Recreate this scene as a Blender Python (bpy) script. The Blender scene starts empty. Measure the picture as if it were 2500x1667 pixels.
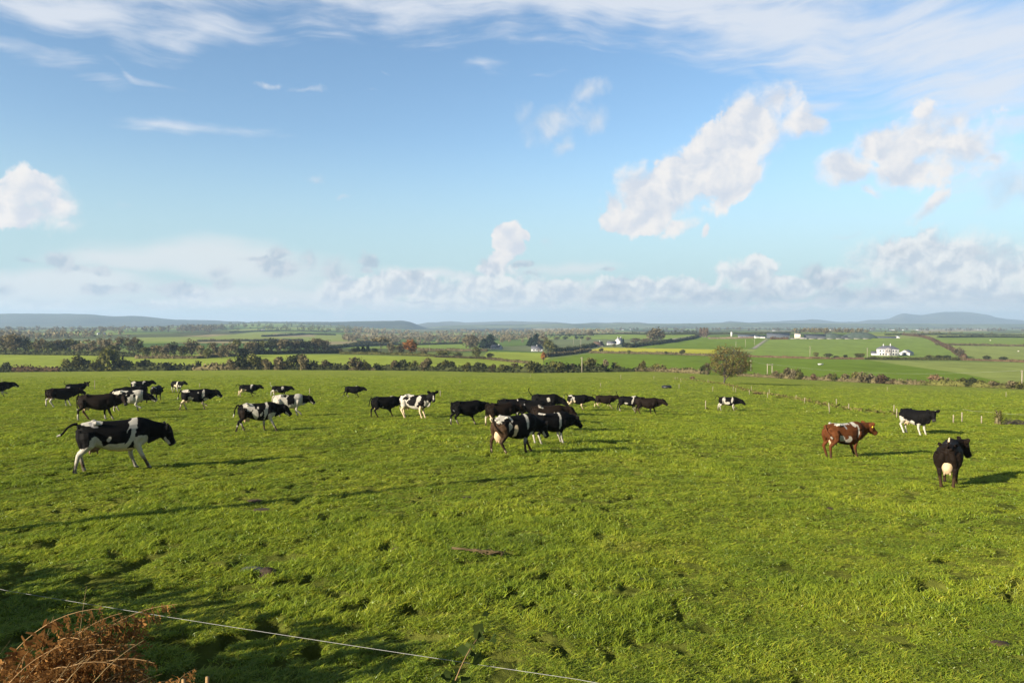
import bpy, math, random
import numpy as np
from mathutils import Vector, Matrix
rnd = random.Random(11)
rng = np.random.default_rng(7)
R = math.radians
SC = bpy.context.scene
COL = SC.collection

# ------------------------------------------------------------------ camera
F = 1805.0            # focal length in photo pixels (photo is 2500 wide)
CX, CY = 1250.0, 833.5
CAMZ = 3.1
PITCH = -math.atan((833.5 - 790.0) / F)      # looking slightly down
cam_d = bpy.data.cameras.new("camera")
cam_d.sensor_width = 36.0
cam_d.lens = 36.0 * F / 2500.0
cam_d.clip_start = 0.1
cam_d.clip_end = 80000.0
cam = bpy.data.objects.new("camera", cam_d)
COL.objects.link(cam)
cam.location = (0, 0, CAMZ)
cam.rotation_euler = (math.pi / 2 + PITCH, 0, 0)
SC.camera = cam

def tan_el(y):                 # slope of the sight line through picture row y
    return math.tan(math.atan((CY - y) / F) + PITCH)
def ray(x, y):
    d = Vector(((x - CX) / F, 1.0, (CY - y) / F))
    d.rotate(Matrix.Rotation(PITCH, 3, 'X'))
    return d.normalized()

# ------------------------------------------------------------------ small tools
def fmesh(name, V, quads=None, tris=None, smooth=False):
    me = bpy.data.meshes.new(name)
    V = np.asarray(V, np.float32)
    loops = []; starts = []; n = 0
    if quads is not None and len(quads):
        q = np.asarray(quads, np.int32); loops.append(q.ravel())
        starts.append(np.arange(len(q)) * 4 + n); n += len(q) * 4
    if tris is not None and len(tris):
        t = np.asarray(tris, np.int32); loops.append(t.ravel())
        starts.append(np.arange(len(t)) * 3 + n); n += len(t) * 3
    L = np.concatenate(loops); S = np.concatenate(starts).astype(np.int32)
    me.vertices.add(len(V)); me.vertices.foreach_set("co", V.ravel())
    me.loops.add(len(L)); me.loops.foreach_set("vertex_index", L)
    me.polygons.add(len(S)); me.polygons.foreach_set("loop_start", S)
    if smooth:
        me.polygons.foreach_set("use_smooth", np.ones(len(S), bool))
    me.update(calc_edges=True); me.validate()
    return me

def put(name, me, mats=None, parent=None, loc=None):
    o = bpy.data.objects.new(name, me); COL.objects.link(o)
    if mats is not None:
        for m in (mats if isinstance(mats, (list, tuple)) else [mats]):
            me.materials.append(m)
    if parent is not None: o.parent = parent
    if loc is not None: o.location = loc
    return o
def tag(o, label, cat, group=None):
    o["label"] = label; o["category"] = cat
    if group: o["group"] = group
    return o
def thing(name, label, cat, loc=(0, 0, 0), rz=0.0, group=None):
    o = bpy.data.objects.new(name, None); COL.objects.link(o)
    o.empty_display_size = 0.3
    o.location = loc; o.rotation_euler = (0, 0, rz)
    return tag(o, label, cat, group)
def struct(o): o["kind"] = "structure"; return o
def stuff(o): o["kind"] = "stuff"; return o
def dup(root, loc, rz, label, group=None, scale=None, cat=None):
    r = root.copy(); COL.objects.link(r)
    r.location = loc; r.rotation_euler = (0, 0, rz)
    if scale is not None: r.scale = scale
    r["label"] = label
    if group: r["group"] = group
    if cat: r["category"] = cat
    for ch in list(root.children):
        c = ch.copy(); COL.objects.link(c); c.parent = r
        for g in ch.children:
            d = g.copy(); COL.objects.link(d); d.parent = c
    return r

class MB:                       # collects shapes into one mesh
    def __init__(s): s.v = []; s.q = []; s.t = []; s.n = 0
    def add(s, V, q=None, t=None):
        V = np.asarray(V, float).reshape(-1, 3)
        if q is not None and len(q): s.q.append(np.asarray(q) + s.n)
        if t is not None and len(t): s.t.append(np.asarray(t) + s.n)
        s.v.append(V); s.n += len(V)
    def box(s, c, d, rz=0.0):
        x, y, z = [k / 2 for k in d]
        V = np.array([(-x,-y,-z),(x,-y,-z),(x,y,-z),(-x,y,-z),(-x,-y,z),(x,-y,z),(x,y,z),(-x,y,z)])
        if rz:
            cs, sn = math.cos(rz), math.sin(rz)
            V = np.c_[V[:,0]*cs - V[:,1]*sn, V[:,0]*sn + V[:,1]*cs, V[:,2]]
        s.add(V + np.array(c), [(0,3,2,1),(4,5,6,7),(0,1,5,4),(1,2,6,5),(2,3,7,6),(3,0,4,7)])
    def tube(s, pts, rad, n=8, ry=None, cap=True, frames=None):
        pts = np.asarray(pts, float); m = len(pts)
        rad = np.broadcast_to(np.asarray(rad, float), (m,))
        r2 = rad if ry is None else np.broadcast_to(np.asarray(ry, float), (m,))
        V = []
        prev = None
        for i in range(m):
            if frames is not None: a, b = np.asarray(frames[i][0], float), np.asarray(frames[i][1], float)
            else:
                t = pts[min(i+1, m-1)] - pts[max(i-1, 0)]; t = t / (np.linalg.norm(t) + 1e-9)
                ref = np.array([0, 1, 0]) if abs(t[1]) < 0.9 else np.array([1, 0, 0])
                if prev is not None: ref = prev
                a = ref - t * ref.dot(t); a /= np.linalg.norm(a); prev = a
                b = np.cross(t, a)
            for k in range(n):
                w = 2 * math.pi * k / n
                V.append(pts[i] + a * math.cos(w) * rad[i] + b * math.sin(w) * r2[i])
        Q = []
        for i in range(m - 1):
            for k in range(n):
                k2 = (k + 1) % n
                Q.append((i*n+k, i*n+k2, (i+1)*n+k2, (i+1)*n+k))
        T = []
        if cap:
            V.append(pts[0]); V.append(pts[-1])
            for k in range(n):
                k2 = (k + 1) % n
                T.append((m*n, k2, k)); T.append((m*n+1, (m-1)*n+k, (m-1)*n+k2))
        s.add(V, Q, T)
    def mesh(s, name, smooth=False):
        V = np.concatenate(s.v)
        q = np.concatenate(s.q) if s.q else None
        t = np.concatenate(s.t) if s.t else None
        return fmesh(name, V, q, t, smooth)

def _hash(ix, iy, iz=0, seed=0):
    h = (ix.astype(np.int64) * 374761393 + iy.astype(np.int64) * 668265263 + np.int64(seed) * 974711 +
         (iz.astype(np.int64) if hasattr(iz, 'astype') else np.int64(iz)) * 2147483647)
    h = (h ^ (h >> 13)) * 1274126177
    h = h ^ (h >> 16)
    return (h & 0xffff) / 65535.0
def vnoise2(x, y, seed=0):
    ix = np.floor(x); iy = np.floor(y); fx = x - ix; fy = y - iy
    fx = fx*fx*fx*(fx*(fx*6-15)+10); fy = fy*fy*fy*(fy*(fy*6-15)+10)
    a = _hash(ix, iy, 0, seed); b = _hash(ix+1, iy, 0, seed); c = _hash(ix, iy+1, 0, seed); d = _hash(ix+1, iy+1, 0, seed)
    return (a*(1-fx)+b*fx)*(1-fy) + (c*(1-fx)+d*fx)*fy
def fbm2(x, y, seed=0, oct=3):
    s = 0; a = 1; t = 0
    for k in range(oct):
        s = s + a * vnoise2(x * 2**k + 17.3*k, y * 2**k - 9.1*k, seed + k); t += a; a *= 0.5
    return s / t
def vnoise3(p, seed=0):
    i = np.floor(p); f = p - i; f = f*f*(3-2*f)
    r = 0
    for dx in (0, 1):
        for dy in (0, 1):
            for dz in (0, 1):
                w = (f[:,0] if dx else 1-f[:,0]) * (f[:,1] if dy else 1-f[:,1]) * (f[:,2] if dz else 1-f[:,2])
                r = r + w * _hash(i[:,0]+dx, i[:,1]+dy, i[:,2]+dz, seed)
    return r

# ------------------------------------------------------------------ terrain
# picture columns, field-edge depth, then the row at which the land at a given depth is seen
TC = np.array([-900, 0, 300, 640, 850, 1000, 1300, 1600, 1900, 2150, 2500, 3400], float)
EDGE_D = np.array([300, 300, 300, 300, 295, 290, 280, 285, 265, 245, 215, 190], float)
EDGE_Y = np.array([910, 909, 906, 903, 904, 905, 911, 907, 924, 937, 951, 975], float)
TY = {450: [866,866,867,868,868,869,882,874,880,885,891,905],
      570: [852,853,855,857,861,862,867,862,869,870,877,885],
      680: [845,846,847,849,855,857,859,853,855,857,866,872],
      950: [832,832,833,833,840,846,842,834,825,826,835,842],
      1400:[818,818,818,820,824,830,825,814,811,812,818,824],
      2200:[809,808,806,805,808,817,815,811,811,811,812,816],
      4200:[800,800,798,787,796,805,803,803,803,804,805,806],
      7000:[797,797,796,796,797,799,798,798,798,798,798,799],
      12000:[794]*12, 30000:[791.2]*12}
def near_slope(u):
    u = np.asarray(u, float)
    s = np.clip((u + 0.1) / 0.45, 0, 1); s = s*s*(3-2*s)
    return 0.058 + 0.015 * s + 0.010 * np.clip(u - 0.3, 0, 2) * (u < 2)
_cx = np.linspace(-900, 3400, 216)
_ly = np.linspace(math.log(60.0), math.log(30000.0), 320)
def _build():
    far = sorted(TY)
    Z = np.zeros((len(_cx), len(_ly)))
    ed = np.interp(_cx, TC, EDGE_D); ey = np.interp(_cx, TC, EDGE_Y)
    rows = {d: np.interp(_cx, TC, TY[d]) for d in far}
    for i, x in enumerate(_cx):
        u = (x - CX) / F; sl = near_slope(u)
        D = [40.0, 60.0, 80.0]; dr = [CAMZ + sl * d for d in D]
        D.append(ed[i]); dr.append(-ed[i] * tan_el(ey[i]))
        D.append(ed[i] + 14); dr.append(-ed[i] * tan_el(ey[i]) + 0.6)
        for d in far: D.append(float(d)); dr.append(-d * tan_el(rows[d][i]))
        Z[i] = CAMZ - np.interp(np.exp(_ly), D, dr)
    k = np.exp(-0.5 * (np.arange(-5, 6) / 2.0)**2); k /= k.sum()
    Zp = np.pad(Z, ((5, 5), (0, 0)), mode='edge')
    Z = sum(k[j] * Zp[j:j+len(_cx)] for j in range(11))
    return Z
_Z = _build()
def ground(X, Y):
    X = np.asarray(X, float); Y = np.asarray(Y, float)
    Ys = np.maximum(Y, 3.0)
    u = np.clip(X / Ys, -1.19, 1.19)
    px = CX + F * u
    near = -near_slope(u) * Y
    fi = np.clip((px - _cx[0]) / (_cx[1] - _cx[0]), 0, len(_cx) - 1.001)
    fj = np.clip((np.log(Ys) - _ly[0]) / (_ly[1] - _ly[0]), 0, len(_ly) - 1.001)
    i = fi.astype(int); j = fj.astype(int); a = fi - i; b = fj - j
    t = (_Z[i, j]*(1-a) + _Z[i+1, j]*a)*(1-b) + (_Z[i, j+1]*(1-a) + _Z[i+1, j+1]*a)*b
    w = np.clip((Y - 62.0) / 16.0, 0, 1)
    return near * (1 - w) + t * w
_md = np.exp(np.linspace(math.log(5.0), math.log(15000.0), 6000))
def pix(x, y):                  # ground point first met by the sight line through photo pixel (x, y)
    u = (x - CX) / F; k = 1.0
    z = ground(u * _md, _md)
    t = (z - CAMZ) / _md
    hit = np.nonzero(t >= tan_el(y))[0]
    i = hit[0] if len(hit) else len(_md) - 1
    d = _md[i]
    return Vector((u * d, d, float(z[i])))
def at(x, d, dz=0.0):           # ground point in picture column x at depth d
    u = (x - CX) / F
    return Vector((u * d, d, float(ground(u * d, d)) + dz))
def g3(X, Y, dz=0.0): return Vector((X, Y, float(ground(X, Y)) + dz))
def edge_d(px): return float(np.interp(px, TC, EDGE_D))

# ------------------------------------------------------------------ node helpers
def new_mat(name):
    m = bpy.data.materials.new(name); m.use_nodes = True
    nt = m.node_tree; nt.nodes.clear()
    return m, nt
def N(nt, t, **kw):
    n = nt.nodes.new(t)
    for k, v in kw.items():
        if k == 'inp':
            for a, b in v.items(): n.inputs[a].default_value = b
        else: setattr(n, k, v)
    return n
def ramp(nt, stops, fac=None, interp='LINEAR'):
    n = nt.nodes.new('ShaderNodeValToRGB'); n.color_ramp.interpolation = interp
    e = n.color_ramp.elements
    while len(e) < len(stops): e.new(0.5)
    for i, (p, c) in enumerate(stops):
        e[i].position = p; e[i].color = (*c, 1) if len(c) == 3 else c
    if fac is not None: nt.links.new(fac, n.inputs[0])
    return n
def simple(name, col, rough=0.7, noise=0.15, scale=3.0, bump=0.0, spec=0.3, metal=0.0, coord='Object'):
    m, nt = new_mat(name)
    out = N(nt, 'ShaderNodeOutputMaterial'); b = N(nt, 'ShaderNodeBsdfPrincipled')
    tc = N(nt, 'ShaderNodeTexCoord'); nz = N(nt, 'ShaderNodeTexNoise', inp={'Scale': scale, 'Detail': 5.0})
    nt.links.new(tc.outputs[coord], nz.inputs['Vector'])
    lo = tuple(max(0, c * (1 - 1.6 * noise)) for c in col); hi = tuple(min(1, c * (1 + 1.2 * noise)) for c in col)
    r = ramp(nt, [(0.3, lo), (0.7, hi)], nz.outputs['Fac'])
    nt.links.new(r.outputs[0], b.inputs['Base Color'])
    b.inputs['Roughness'].default_value = rough; b.inputs['Specular IOR Level'].default_value = spec
    b.inputs['Metallic'].default_value = metal
    if bump:
        bp = N(nt, 'ShaderNodeBump', inp={'Strength': bump, 'Distance': 0.02})
        nt.links.new(nz.outputs['Fac'], bp.inputs['Height']); nt.links.new(bp.outputs[0], b.inputs['Normal'])
    nt.links.new(b.outputs[0], out.inputs[0])
    return m
def leafmat(name, c1, c2, scale=0.6, trans=0.25, hue=0.0, val=0.35, rough=0.75):
    m, nt = new_mat(name)
    out = N(nt, 'ShaderNodeOutputMaterial'); b = N(nt, 'ShaderNodeBsdfDiffuse'); t = N(nt, 'ShaderNodeBsdfTranslucent')
    geo = N(nt, 'ShaderNodeNewGeometry'); oi = N(nt, 'ShaderNodeObjectInfo')
    nz = N(nt, 'ShaderNodeTexNoise', inp={'Scale': scale, 'Detail': 4.0, 'Roughness': 0.65})
    nt.links.new(geo.outputs['Position'], nz.inputs['Vector'])
    r = ramp(nt, [(0.32, c1), (0.68, c2)], nz.outputs['Fac'])
    h = N(nt, 'ShaderNodeHueSaturation')
    mr = N(nt, 'ShaderNodeMapRange', inp={'To Min': 1 - val, 'To Max': 1 + val})
    nt.links.new(oi.outputs['Random'], mr.inputs['Value']); nt.links.new(mr.outputs[0], h.inputs['Value'])
    ri = N(nt, 'ShaderNodeMapRange', inp={'To Min': 1 - val*0.6, 'To Max': 1 + val*0.6})
    nt.links.new(geo.outputs['Random Per Island'], ri.inputs['Value'])
    mu = N(nt, 'ShaderNodeVectorMath', operation='SCALE')
    nt.links.new(r.outputs[0], mu.inputs[0]); nt.links.new(ri.outputs[0], mu.inputs['Scale'])
    nt.links.new(mu.outputs[0], h.inputs['Color'])
    nt.links.new(h.outputs[0], b.inputs['Color']); nt.links.new(h.outputs[0], t.inputs['Color'])
    mx = N(nt, 'ShaderNodeMixShader', inp={0: trans})
    nt.links.new(b.outputs[0], mx.inputs[1]); nt.links.new(t.outputs[0], mx.inputs[2])
    nt.links.new(mx.outputs[0], out.inputs[0])
    return m

# ------------------------------------------------------------------ sun
SUN_EL = R(19.0)
SUNV = Vector((-0.825 * math.cos(SUN_EL), -0.565 * math.cos(SUN_EL), math.sin(SUN_EL))).normalized()
sl = bpy.data.lights.new("sun", 'SUN'); sl.energy = 5.0; sl.angle = R(0.5); sl.color = (1.0, 0.91, 0.77)
so = bpy.data.objects.new("sun", sl); COL.objects.link(so); so.location = (-60, -40, 60)
so.rotation_euler = SUNV.to_track_quat('Z', 'Y').to_euler()
# ------------------------------------------------------------------ sky and clouds (world, by direction)
EXPO = 1.18
def dsp(r, g, b):      # cloud brightness as it should look once exposed
    k = 2.0 ** -EXPO; return (r * k, g * k, b * k)
def build_world():
    w = bpy.data.worlds.new("World"); SC.world = w; w.use_nodes = True
    nt = w.node_tree; nt.nodes.clear(); L = nt.links.new
    out = N(nt, 'ShaderNodeOutputWorld'); bg = N(nt, 'ShaderNodeBackground')
    sky = N(nt, 'ShaderNodeTexSky'); sky.sky_type = 'NISHITA'; sky.sun_disc = False
    sky.sun_elevation = SUN_EL; sky.sun_rotation = math.atan2(SUNV.x, SUNV.y)
    sky.altitude = 60; sky.air_density = 1.0; sky.dust_density = 0.7; sky.ozone_density = 1.6
    tc = N(nt, 'ShaderNodeTexCoord'); sp = N(nt, 'ShaderNodeSeparateXYZ'); L(tc.outputs['Generated'], sp.inputs[0])
    def math_(op, a, b=None, c=None, clamp=False):
        n = N(nt, 'ShaderNodeMath', operation=op); n.use_clamp = clamp
        for k, v in enumerate((a, b, c)):
            if v is None: continue
            if isinstance(v, (int, float)): n.inputs[k].default_value = v
            else: L(v, n.inputs[k])
        return n.outputs[0]
    az = math_('ARCTAN2', sp.outputs[0], sp.outputs[1])
    el = math_('ARCSINE', sp.outputs[2])
    K = F / 1000.0
    pv = N(nt, 'ShaderNodeCombineXYZ'); L(math_('MULTIPLY', az, K), pv.inputs[0]); L(math_('MULTIPLY', el, K), pv.inputs[1])
    P = pv.outputs[0]
    def pe(x, y):
        d = ray(x, y); return math.atan2(d.x, d.y) * K, math.asin(d.z) * K
    def vop(op, a, b=None, scale=None):
        n = N(nt, 'ShaderNodeVectorMath', operation=op); L(a, n.inputs[0])
        if b is not None:
            if isinstance(b, tuple): n.inputs[1].default_value = b
            else: L(b, n.inputs[1])
        if scale is not None: n.inputs['Scale'].default_value = scale
        return n.outputs['Value'] if op == 'LENGTH' else n.outputs[0]
    def noise(vec, scale, detail=6, rough=0.55, dist=0.0, w_=0.0, col=False):
        n = N(nt, 'ShaderNodeTexNoise', noise_dimensions='2D', inp={'Scale': scale, 'Detail': detail, 'Roughness': rough, 'Distortion': dist})
        v = vop('ADD', vec, (w_, w_ * 1.7, w_ * 0.6)); L(v, n.inputs['Vector'])
        return n.outputs['Color'] if col else n.outputs['Fac']
    def warp(vec, scale, amt, w_=0.0, detail=3):
        c = noise(vec, scale, detail, 0.5, 0, w_, True)
        c = vop('SUBTRACT', c, (0.5, 0.5, 0.5)); c = vop('SCALE', c, scale=amt)
        return vop('ADD', vec, c)
    def mapr(v, a, b, c=0.0, d=1.0, smooth=True):
        n = N(nt, 'ShaderNodeMapRange', inp={'From Min': a, 'From Max': b, 'To Min': c, 'To Max': d})
        n.interpolation_type = 'SMOOTHSTEP' if smooth else 'LINEAR'
        L(v, n.inputs['Value']); return n.outputs[0]
    def ellipses(vec, lst, sm=0.12):
        f = None
        for e in lst:
            x, y, rx, ry, rot = e[:5]; s = e[5] if len(e) > 5 else 1.0
            cx, cy = pe(x, y)
            m = N(nt, 'ShaderNodeMapping', vector_type='TEXTURE')
            m.inputs['Location'].default_value = (cx, cy, 0); m.inputs['Rotation'].default_value = (0, 0, R(rot))
            m.inputs['Scale'].default_value = (rx / 1000.0, ry / 1000.0, 1)
            if f is None: L(vec, m.inputs['Vector'])
            else:       # chained one after the other so the shader needs little memory
                ch = N(nt, 'ShaderNodeVectorMath', operation='MULTIPLY_ADD'); L(f, ch.inputs[0])
                ch.inputs[1].default_value = (1e-9, 1e-9, 1e-9); L(vec, ch.inputs[2]); L(ch.outputs[0], m.inputs['Vector'])
            ln = vop('LENGTH', m.outputs[0])
            v = math_('MULTIPLY_ADD', ln, -1.0, s)
            f = v if f is None else math_('SMOOTH_MAX', f, v, sm)
        return f
    def mix(fac, a, b):
        n = N(nt, 'ShaderNodeMix', data_type='RGBA'); L(fac, n.inputs['Factor'])
        for k, v in ((6, a), (7, b)):
            if isinstance(v, tuple): n.inputs[k].default_value = (*v, 1)
            else: L(v, n.inputs[k])
        return n.outputs[2]

    # clear sky
    base = vop('SCALE', sky.outputs[0], scale=SKY_GAIN)
    hs = N(nt, 'ShaderNodeHueSaturation', inp={'Hue': 0.5, 'Saturation': 1.12, 'Value': 1.0}); L(base, hs.inputs['Color'])
    c = hs.outputs[0]
    # pale veil towards the horizon and to the right
    elk = math_('MULTIPLY', el, K)
    veil = mapr(elk, 0.46, 0.04, 0.0, 0.88)
    c = mix(veil, c, dsp(.47, .67, .75))
    # ---- high cirrus
    ms = N(nt, 'ShaderNodeMapping'); ms.inputs['Rotation'].default_value = (0, 0, R(9)); ms.inputs['Scale'].default_value = (0.45, 3.0, 1)
    L(warp(P, 1.6, 0.16, 3.1), ms.inputs['Vector'])
    st = noise(ms.outputs[0], 3.4, 9, 0.62, 0.25, 5.0)
    fine = noise(ms.outputs[0], 11.0, 6, 0.6, 0.3, 1.0)
    Pc = warp(P, 2.4, 0.22, 8.0)
    cir = ellipses(Pc, [(1500, -5, 850, 80, 0, 1.45), (750, -10, 750, 75, -2, 1.3), (100, -10, 330, 70, 0, 1.15), (2260, 60, 460, 150, -12, 1.3),
                        (2400, 220, 330, 75, -9, 1.25), (2000, 205, 260, 36, -10, 0.9), (1950, 40, 420, 70, -8, 1.25), (60, 118, 230, 42, -7, 1.1),
                        (480, 62, 300, 55, -6, 0.9), (820, 95, 160, 26, -4, 0.75), (330, 150, 160, 18, -10, 0.55),
                        (1180, 185, 190, 34, -4, 0.78), (1330, 205, 120, 12, -5, 0.6), (440, 305, 420, 42, -5, 0.62), (80, 285, 180, 24, -3, 0.5),
                        (2330, 470, 300, 190, 0, 0.62), (2480, 330, 160, 120, 0, 0.7), (900, 180, 120, 16, -10, 0.4)])
    ci = math_('ADD', cir, math_('MULTIPLY_ADD', st, 2.3, -1.15))
    ci = math_('ADD', ci, math_('MULTIPLY_ADD', fine, 0.95, -0.475))
    a = mapr(ci, 0.05, 1.25, 0, 0.86)
    c = mix(a, c, dsp(.78, .82, .89))
    # broad white sheets low in the left
    sh = ellipses(warp(P, 3.0, 0.10, 2.0), [(560, 650, 330, 62, -3, 1.1), (330, 640, 260, 44, 0, 0.9), (150, 700, 300, 46, 0, 1.1), (640, 720, 420, 50, 0, 1.0),
                        (1050, 665, 240, 30, 0, 0.6), (1400, 660, 300, 40, 0, 0.6)])
    shn = noise(ms.outputs[0], 4.0, 5, 0.5, 0, 9.0)
    a = mapr(math_('ADD', sh, math_('MULTIPLY_ADD', shn, 0.9, -0.45)), 0.0, 0.75, 0, 0.82)
    c = mix(a, c, dsp(.80, .83, .85))
    # ---- cumulus
    def cum(lst, wsc, wamt, nsc, namp, lo, hi, sd, off, white, shade, amax=1.0, det=9, wisp=0.7, gain=2.8):
        Pw = warp(P, wsc, wamt, sd, 4)
        f = ellipses(Pw, lst)
        n1 = noise(Pw, nsc, det, 0.62, 0.0, sd)
        m1 = noise(Pw, nsc, 4, 0.55, 0.0, sd); m2 = noise(vop('ADD', Pw, off), nsc, 4, 0.55, 0.0, sd)
        fd = math_('ADD', f, math_('MULTIPLY_ADD', n1, 2 * namp, -namp))
        n3 = noise(Pw, nsc * 3.7, 4, 0.6, 0.0, sd + 7)
        fd = math_('ADD', fd, math_('MULTIPLY_ADD', n3, 0.34, -0.17))
        soft = mapr(noise(P, 7.0, 2, 0.5, 0.0, sd + 11), 0.40, 0.66, hi, hi + wisp)
        mr_ = N(nt, 'ShaderNodeMapRange', inp={'From Min': lo, 'To Min': 0.0, 'To Max': amax}); mr_.interpolation_type = 'SMOOTHSTEP'
        L(fd, mr_.inputs['Value']); L(soft, mr_.inputs['From Max']); alpha = mr_.outputs[0]
        lit = math_('ADD', math_('MULTIPLY', math_('SUBTRACT', m1, m2), gain), 0.62)
        lit = math_('ADD', lit, math_('MULTIPLY', mapr(fd, 0.1, 0.9), -0.16))
        lit = mapr(lit, 0.15, 0.90, 0, 1)
        return alpha, mix(lit, shade, white)
    # faint torn clouds in the middle of the sky
    a, k = cum([(1345, 300, 105, 48, 38, 0.95), (1430, 225, 75, 34, 10, 0.85), (1450, 285, 70, 40, 20, 0.8), (1275, 285, 42, 55, 0, 0.75), (1370, 355, 60, 34, 60, 0.7),
                (760, 220, 62, 18, 8, 0.7), (645, 208, 90, 18, 6, 0.6), (785, 440, 60, 22, 0, 0.45), (840, 492, 50, 14, 0, 0.4),
                (295, 517, 34, 20, 0, 0.6), (1335, 592, 34, 34, 0, 0.7), (2060, 565, 70, 16, 6, 0.7), (900, 215, 60, 12, 0, 0.4), (2470, 450, 110, 70, 0, 0.9),
                (1600, 470, 30, 40, 0, 0.3)],
               8.0, 0.07, 12.0, 0.75, 0.0, 0.85, 1.5, (-0.012, 0.014, 0), dsp(.74, .78, .84), dsp(.58, .68, .80), 0.72)
    c = mix(a, c, k)
    # bright cumulus
    W = [(1575, 505, 100, 70, 15), (1490, 540, 40, 30, 0, 0.7), (1985, 300, 50, 40, 40, 0.8), (1925, 230, 34, 40, 60, 0.8), (1560, 455, 60, 60, 30, 0.9), (1650, 455, 120, 76, 35), (1745, 395, 130, 84, 42), (1830, 320, 120, 84, 45), (1895, 250, 62, 50, 50, 0.95),
         (1950, 295, 72, 46, 30, 0.8), (1660, 545, 70, 36, 20, 0.7), (1800, 455, 110, 44, 42, 0.75), (1500, 500, 40, 40, 0, 0.75), (1720, 560, 18, 36, 0, 0.5), (1607, 405, 18, 30, -30, 0.5),
         (2065, 415, 62, 46, 10), (2160, 345, 80, 48, 15), (2255, 345, 110, 72, 8), (2360, 350, 90, 66, 15), (2230, 420, 110, 50, 0, 0.8), (2320, 300, 80, 36, 20, 0.8),
         (2270, 500, 80, 30, 30, 0.6), (2120, 470, 60, 26, -30, 0.6), (2420, 385, 60, 36, 0, 0.7),
         (85, 475, 76, 48, 8), (70, 525, 92, 36, 0), (120, 505, 60, 52, 0), (160, 550, 40, 22, 0, 0.6), (30, 470, 26, 30, 0, 0.7),
         (1238, 568, 34, 34, 0), (1240, 600, 32, 40, 60, 0.95), (1215, 640, 48, 34, 0, 0.9), (1275, 575, 20, 24, 0, 0.7), (1185, 660, 40, 24, 0, 0.8)]
    a, k = cum(W, 9.0, 0.055, 13.0, 0.55, -0.10, 0.16, 0.0, (-0.018, 0.018, 0), dsp(.94, .91, .89), dsp(.68, .73, .82), 0.97, gain=1.7)
    c = mix(a, c, k)
    # white bank of cumulus above the horizon
    B = [(820, 730, 60, 36, 0), (880, 712, 70, 36, 0), (950, 705, 90, 36, 0), (1050, 712, 110, 38, 0), (1160, 695, 60, 36, 0), (1250, 710, 110, 40, 0), (1380, 715, 120, 34, 0), (1500, 720, 120, 38, 0),
         (1600, 710, 100, 30, 0), (1700, 720, 90, 30, 0), (1100, 745, 420, 18, 0, 0.8), (1820, 670, 62, 36, 0), (1850, 645, 36, 26, 0, 0.9), (1920, 700, 80, 24, 0), (2060, 675, 60, 22, 0), (2180, 640, 90, 52, 0), (2300, 640, 130, 60, 0),
         (2420, 660, 130, 66, 0), (2350, 710, 200, 44, 0), (2480, 752, 200, 14, 0, 0.9), (2000, 745, 360, 12, 0, 0.7), (470, 722, 46, 18, 0), (120, 752, 200, 16, 0, 0.6), (520, 740, 240, 16, 0, 0.6), (1210, 660, 60, 26, 0, 0.7)]
    a, k = cum(B, 14.0, 0.035, 20.0, 0.58, -0.30, 0.10, 4.0, (-0.008, 0.014, 0), dsp(.92, .92, .91), dsp(.58, .65, .75), 0.90, gain=2.0)
    c = mix(a, c, k)
    # grey cloud in front of it
    G = [(140, 640, 36, 26, 0), (170, 655, 46, 14, 0, 0.8), (250, 660, 24, 12, 0, 0.8), (60, 640, 36, 14, 0, 0.6), (10, 715, 30, 22, 0), (240, 708, 46, 18, 0), (310, 705, 46, 22, 0), (420, 705, 60, 22, 0),
         (530, 665, 32, 22, 0), (550, 690, 28, 20, 0), (620, 630, 60, 10, 12, 0.8), (690, 615, 30, 22, 0), (680, 655, 70, 34, 0), (755, 635, 36, 30, 0), (815, 660, 44, 36, 0), (895, 640, 34, 28, 0), (890, 665, 40, 16, 0, 0.8),
         (1015, 672, 34, 18, 0), (1180, 645, 26, 20, 0, 0.9), (1270, 645, 44, 18, 0, 0.8), (1300, 670, 60, 18, 0, 0.6), (1485, 656, 30, 8, 0, 0.8), (1050, 738, 200, 8, 0, 0.6), (1280, 742, 220, 10, 0, 0.7),
         (1500, 725, 100, 34, 0), (1500, 702, 50, 22, 0, 0.9), (1650, 708, 34, 26, 0), (1620, 738, 190, 14, 0), (1760, 725, 160, 22, 0), (1900, 722, 180, 26, 0), (1850, 690, 50, 26, 20, 0.9), (1985, 665, 40, 26, 0), (2010, 690, 60, 26, 0),
         (2080, 725, 220, 22, 0), (2230, 690, 60, 40, 30, 0.8), (2300, 730, 180, 16, 0, 0.8), (2450, 735, 150, 18, 0, 0.8), (2200, 610, 90, 30, 0, 0.7), (2390, 615, 110, 30, 0, 0.65),
         (90, 735, 70, 16, 0, 0.8), (330, 745, 220, 14, 0, 0.6), (700, 748, 240, 12, 0, 0.55), (210, 600, 50, 18, 0, 0.3)]
    a, k = cum(G, 14.0, 0.035, 20.0, 0.65, 0.0, 0.45, 12.0, (-0.008, 0.012, 0), dsp(.64, .69, .75), dsp(.45, .54, .65), 0.80)
    c = mix(a, c, k)
    # thin grey-white lowest band
    lb = noise(ms.outputs[0], 9.0, 4, 0.5, 0, 20.0)
    a = math_('MULTIPLY', mapr(elk, 0.070, 0.022, 0, 0.85), mapr(lb, 0.35, 0.65, 0.6, 1))
    c = mix(a, c, dsp(.76, .82, .86))
    L(c, bg.inputs['Color']); bg.inputs['Strength'].default_value = 1.0
    # the rest of the sky dome (behind and overhead): unseen clear sky dimmed to deepen shadows, loose cirrus
    sky2 = N(nt, 'ShaderNodeVectorMath', operation='SCALE'); L(sky.outputs[0], sky2.inputs[0]); sky2.inputs['Scale'].default_value = SKY_GAIN * 0.62
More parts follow.
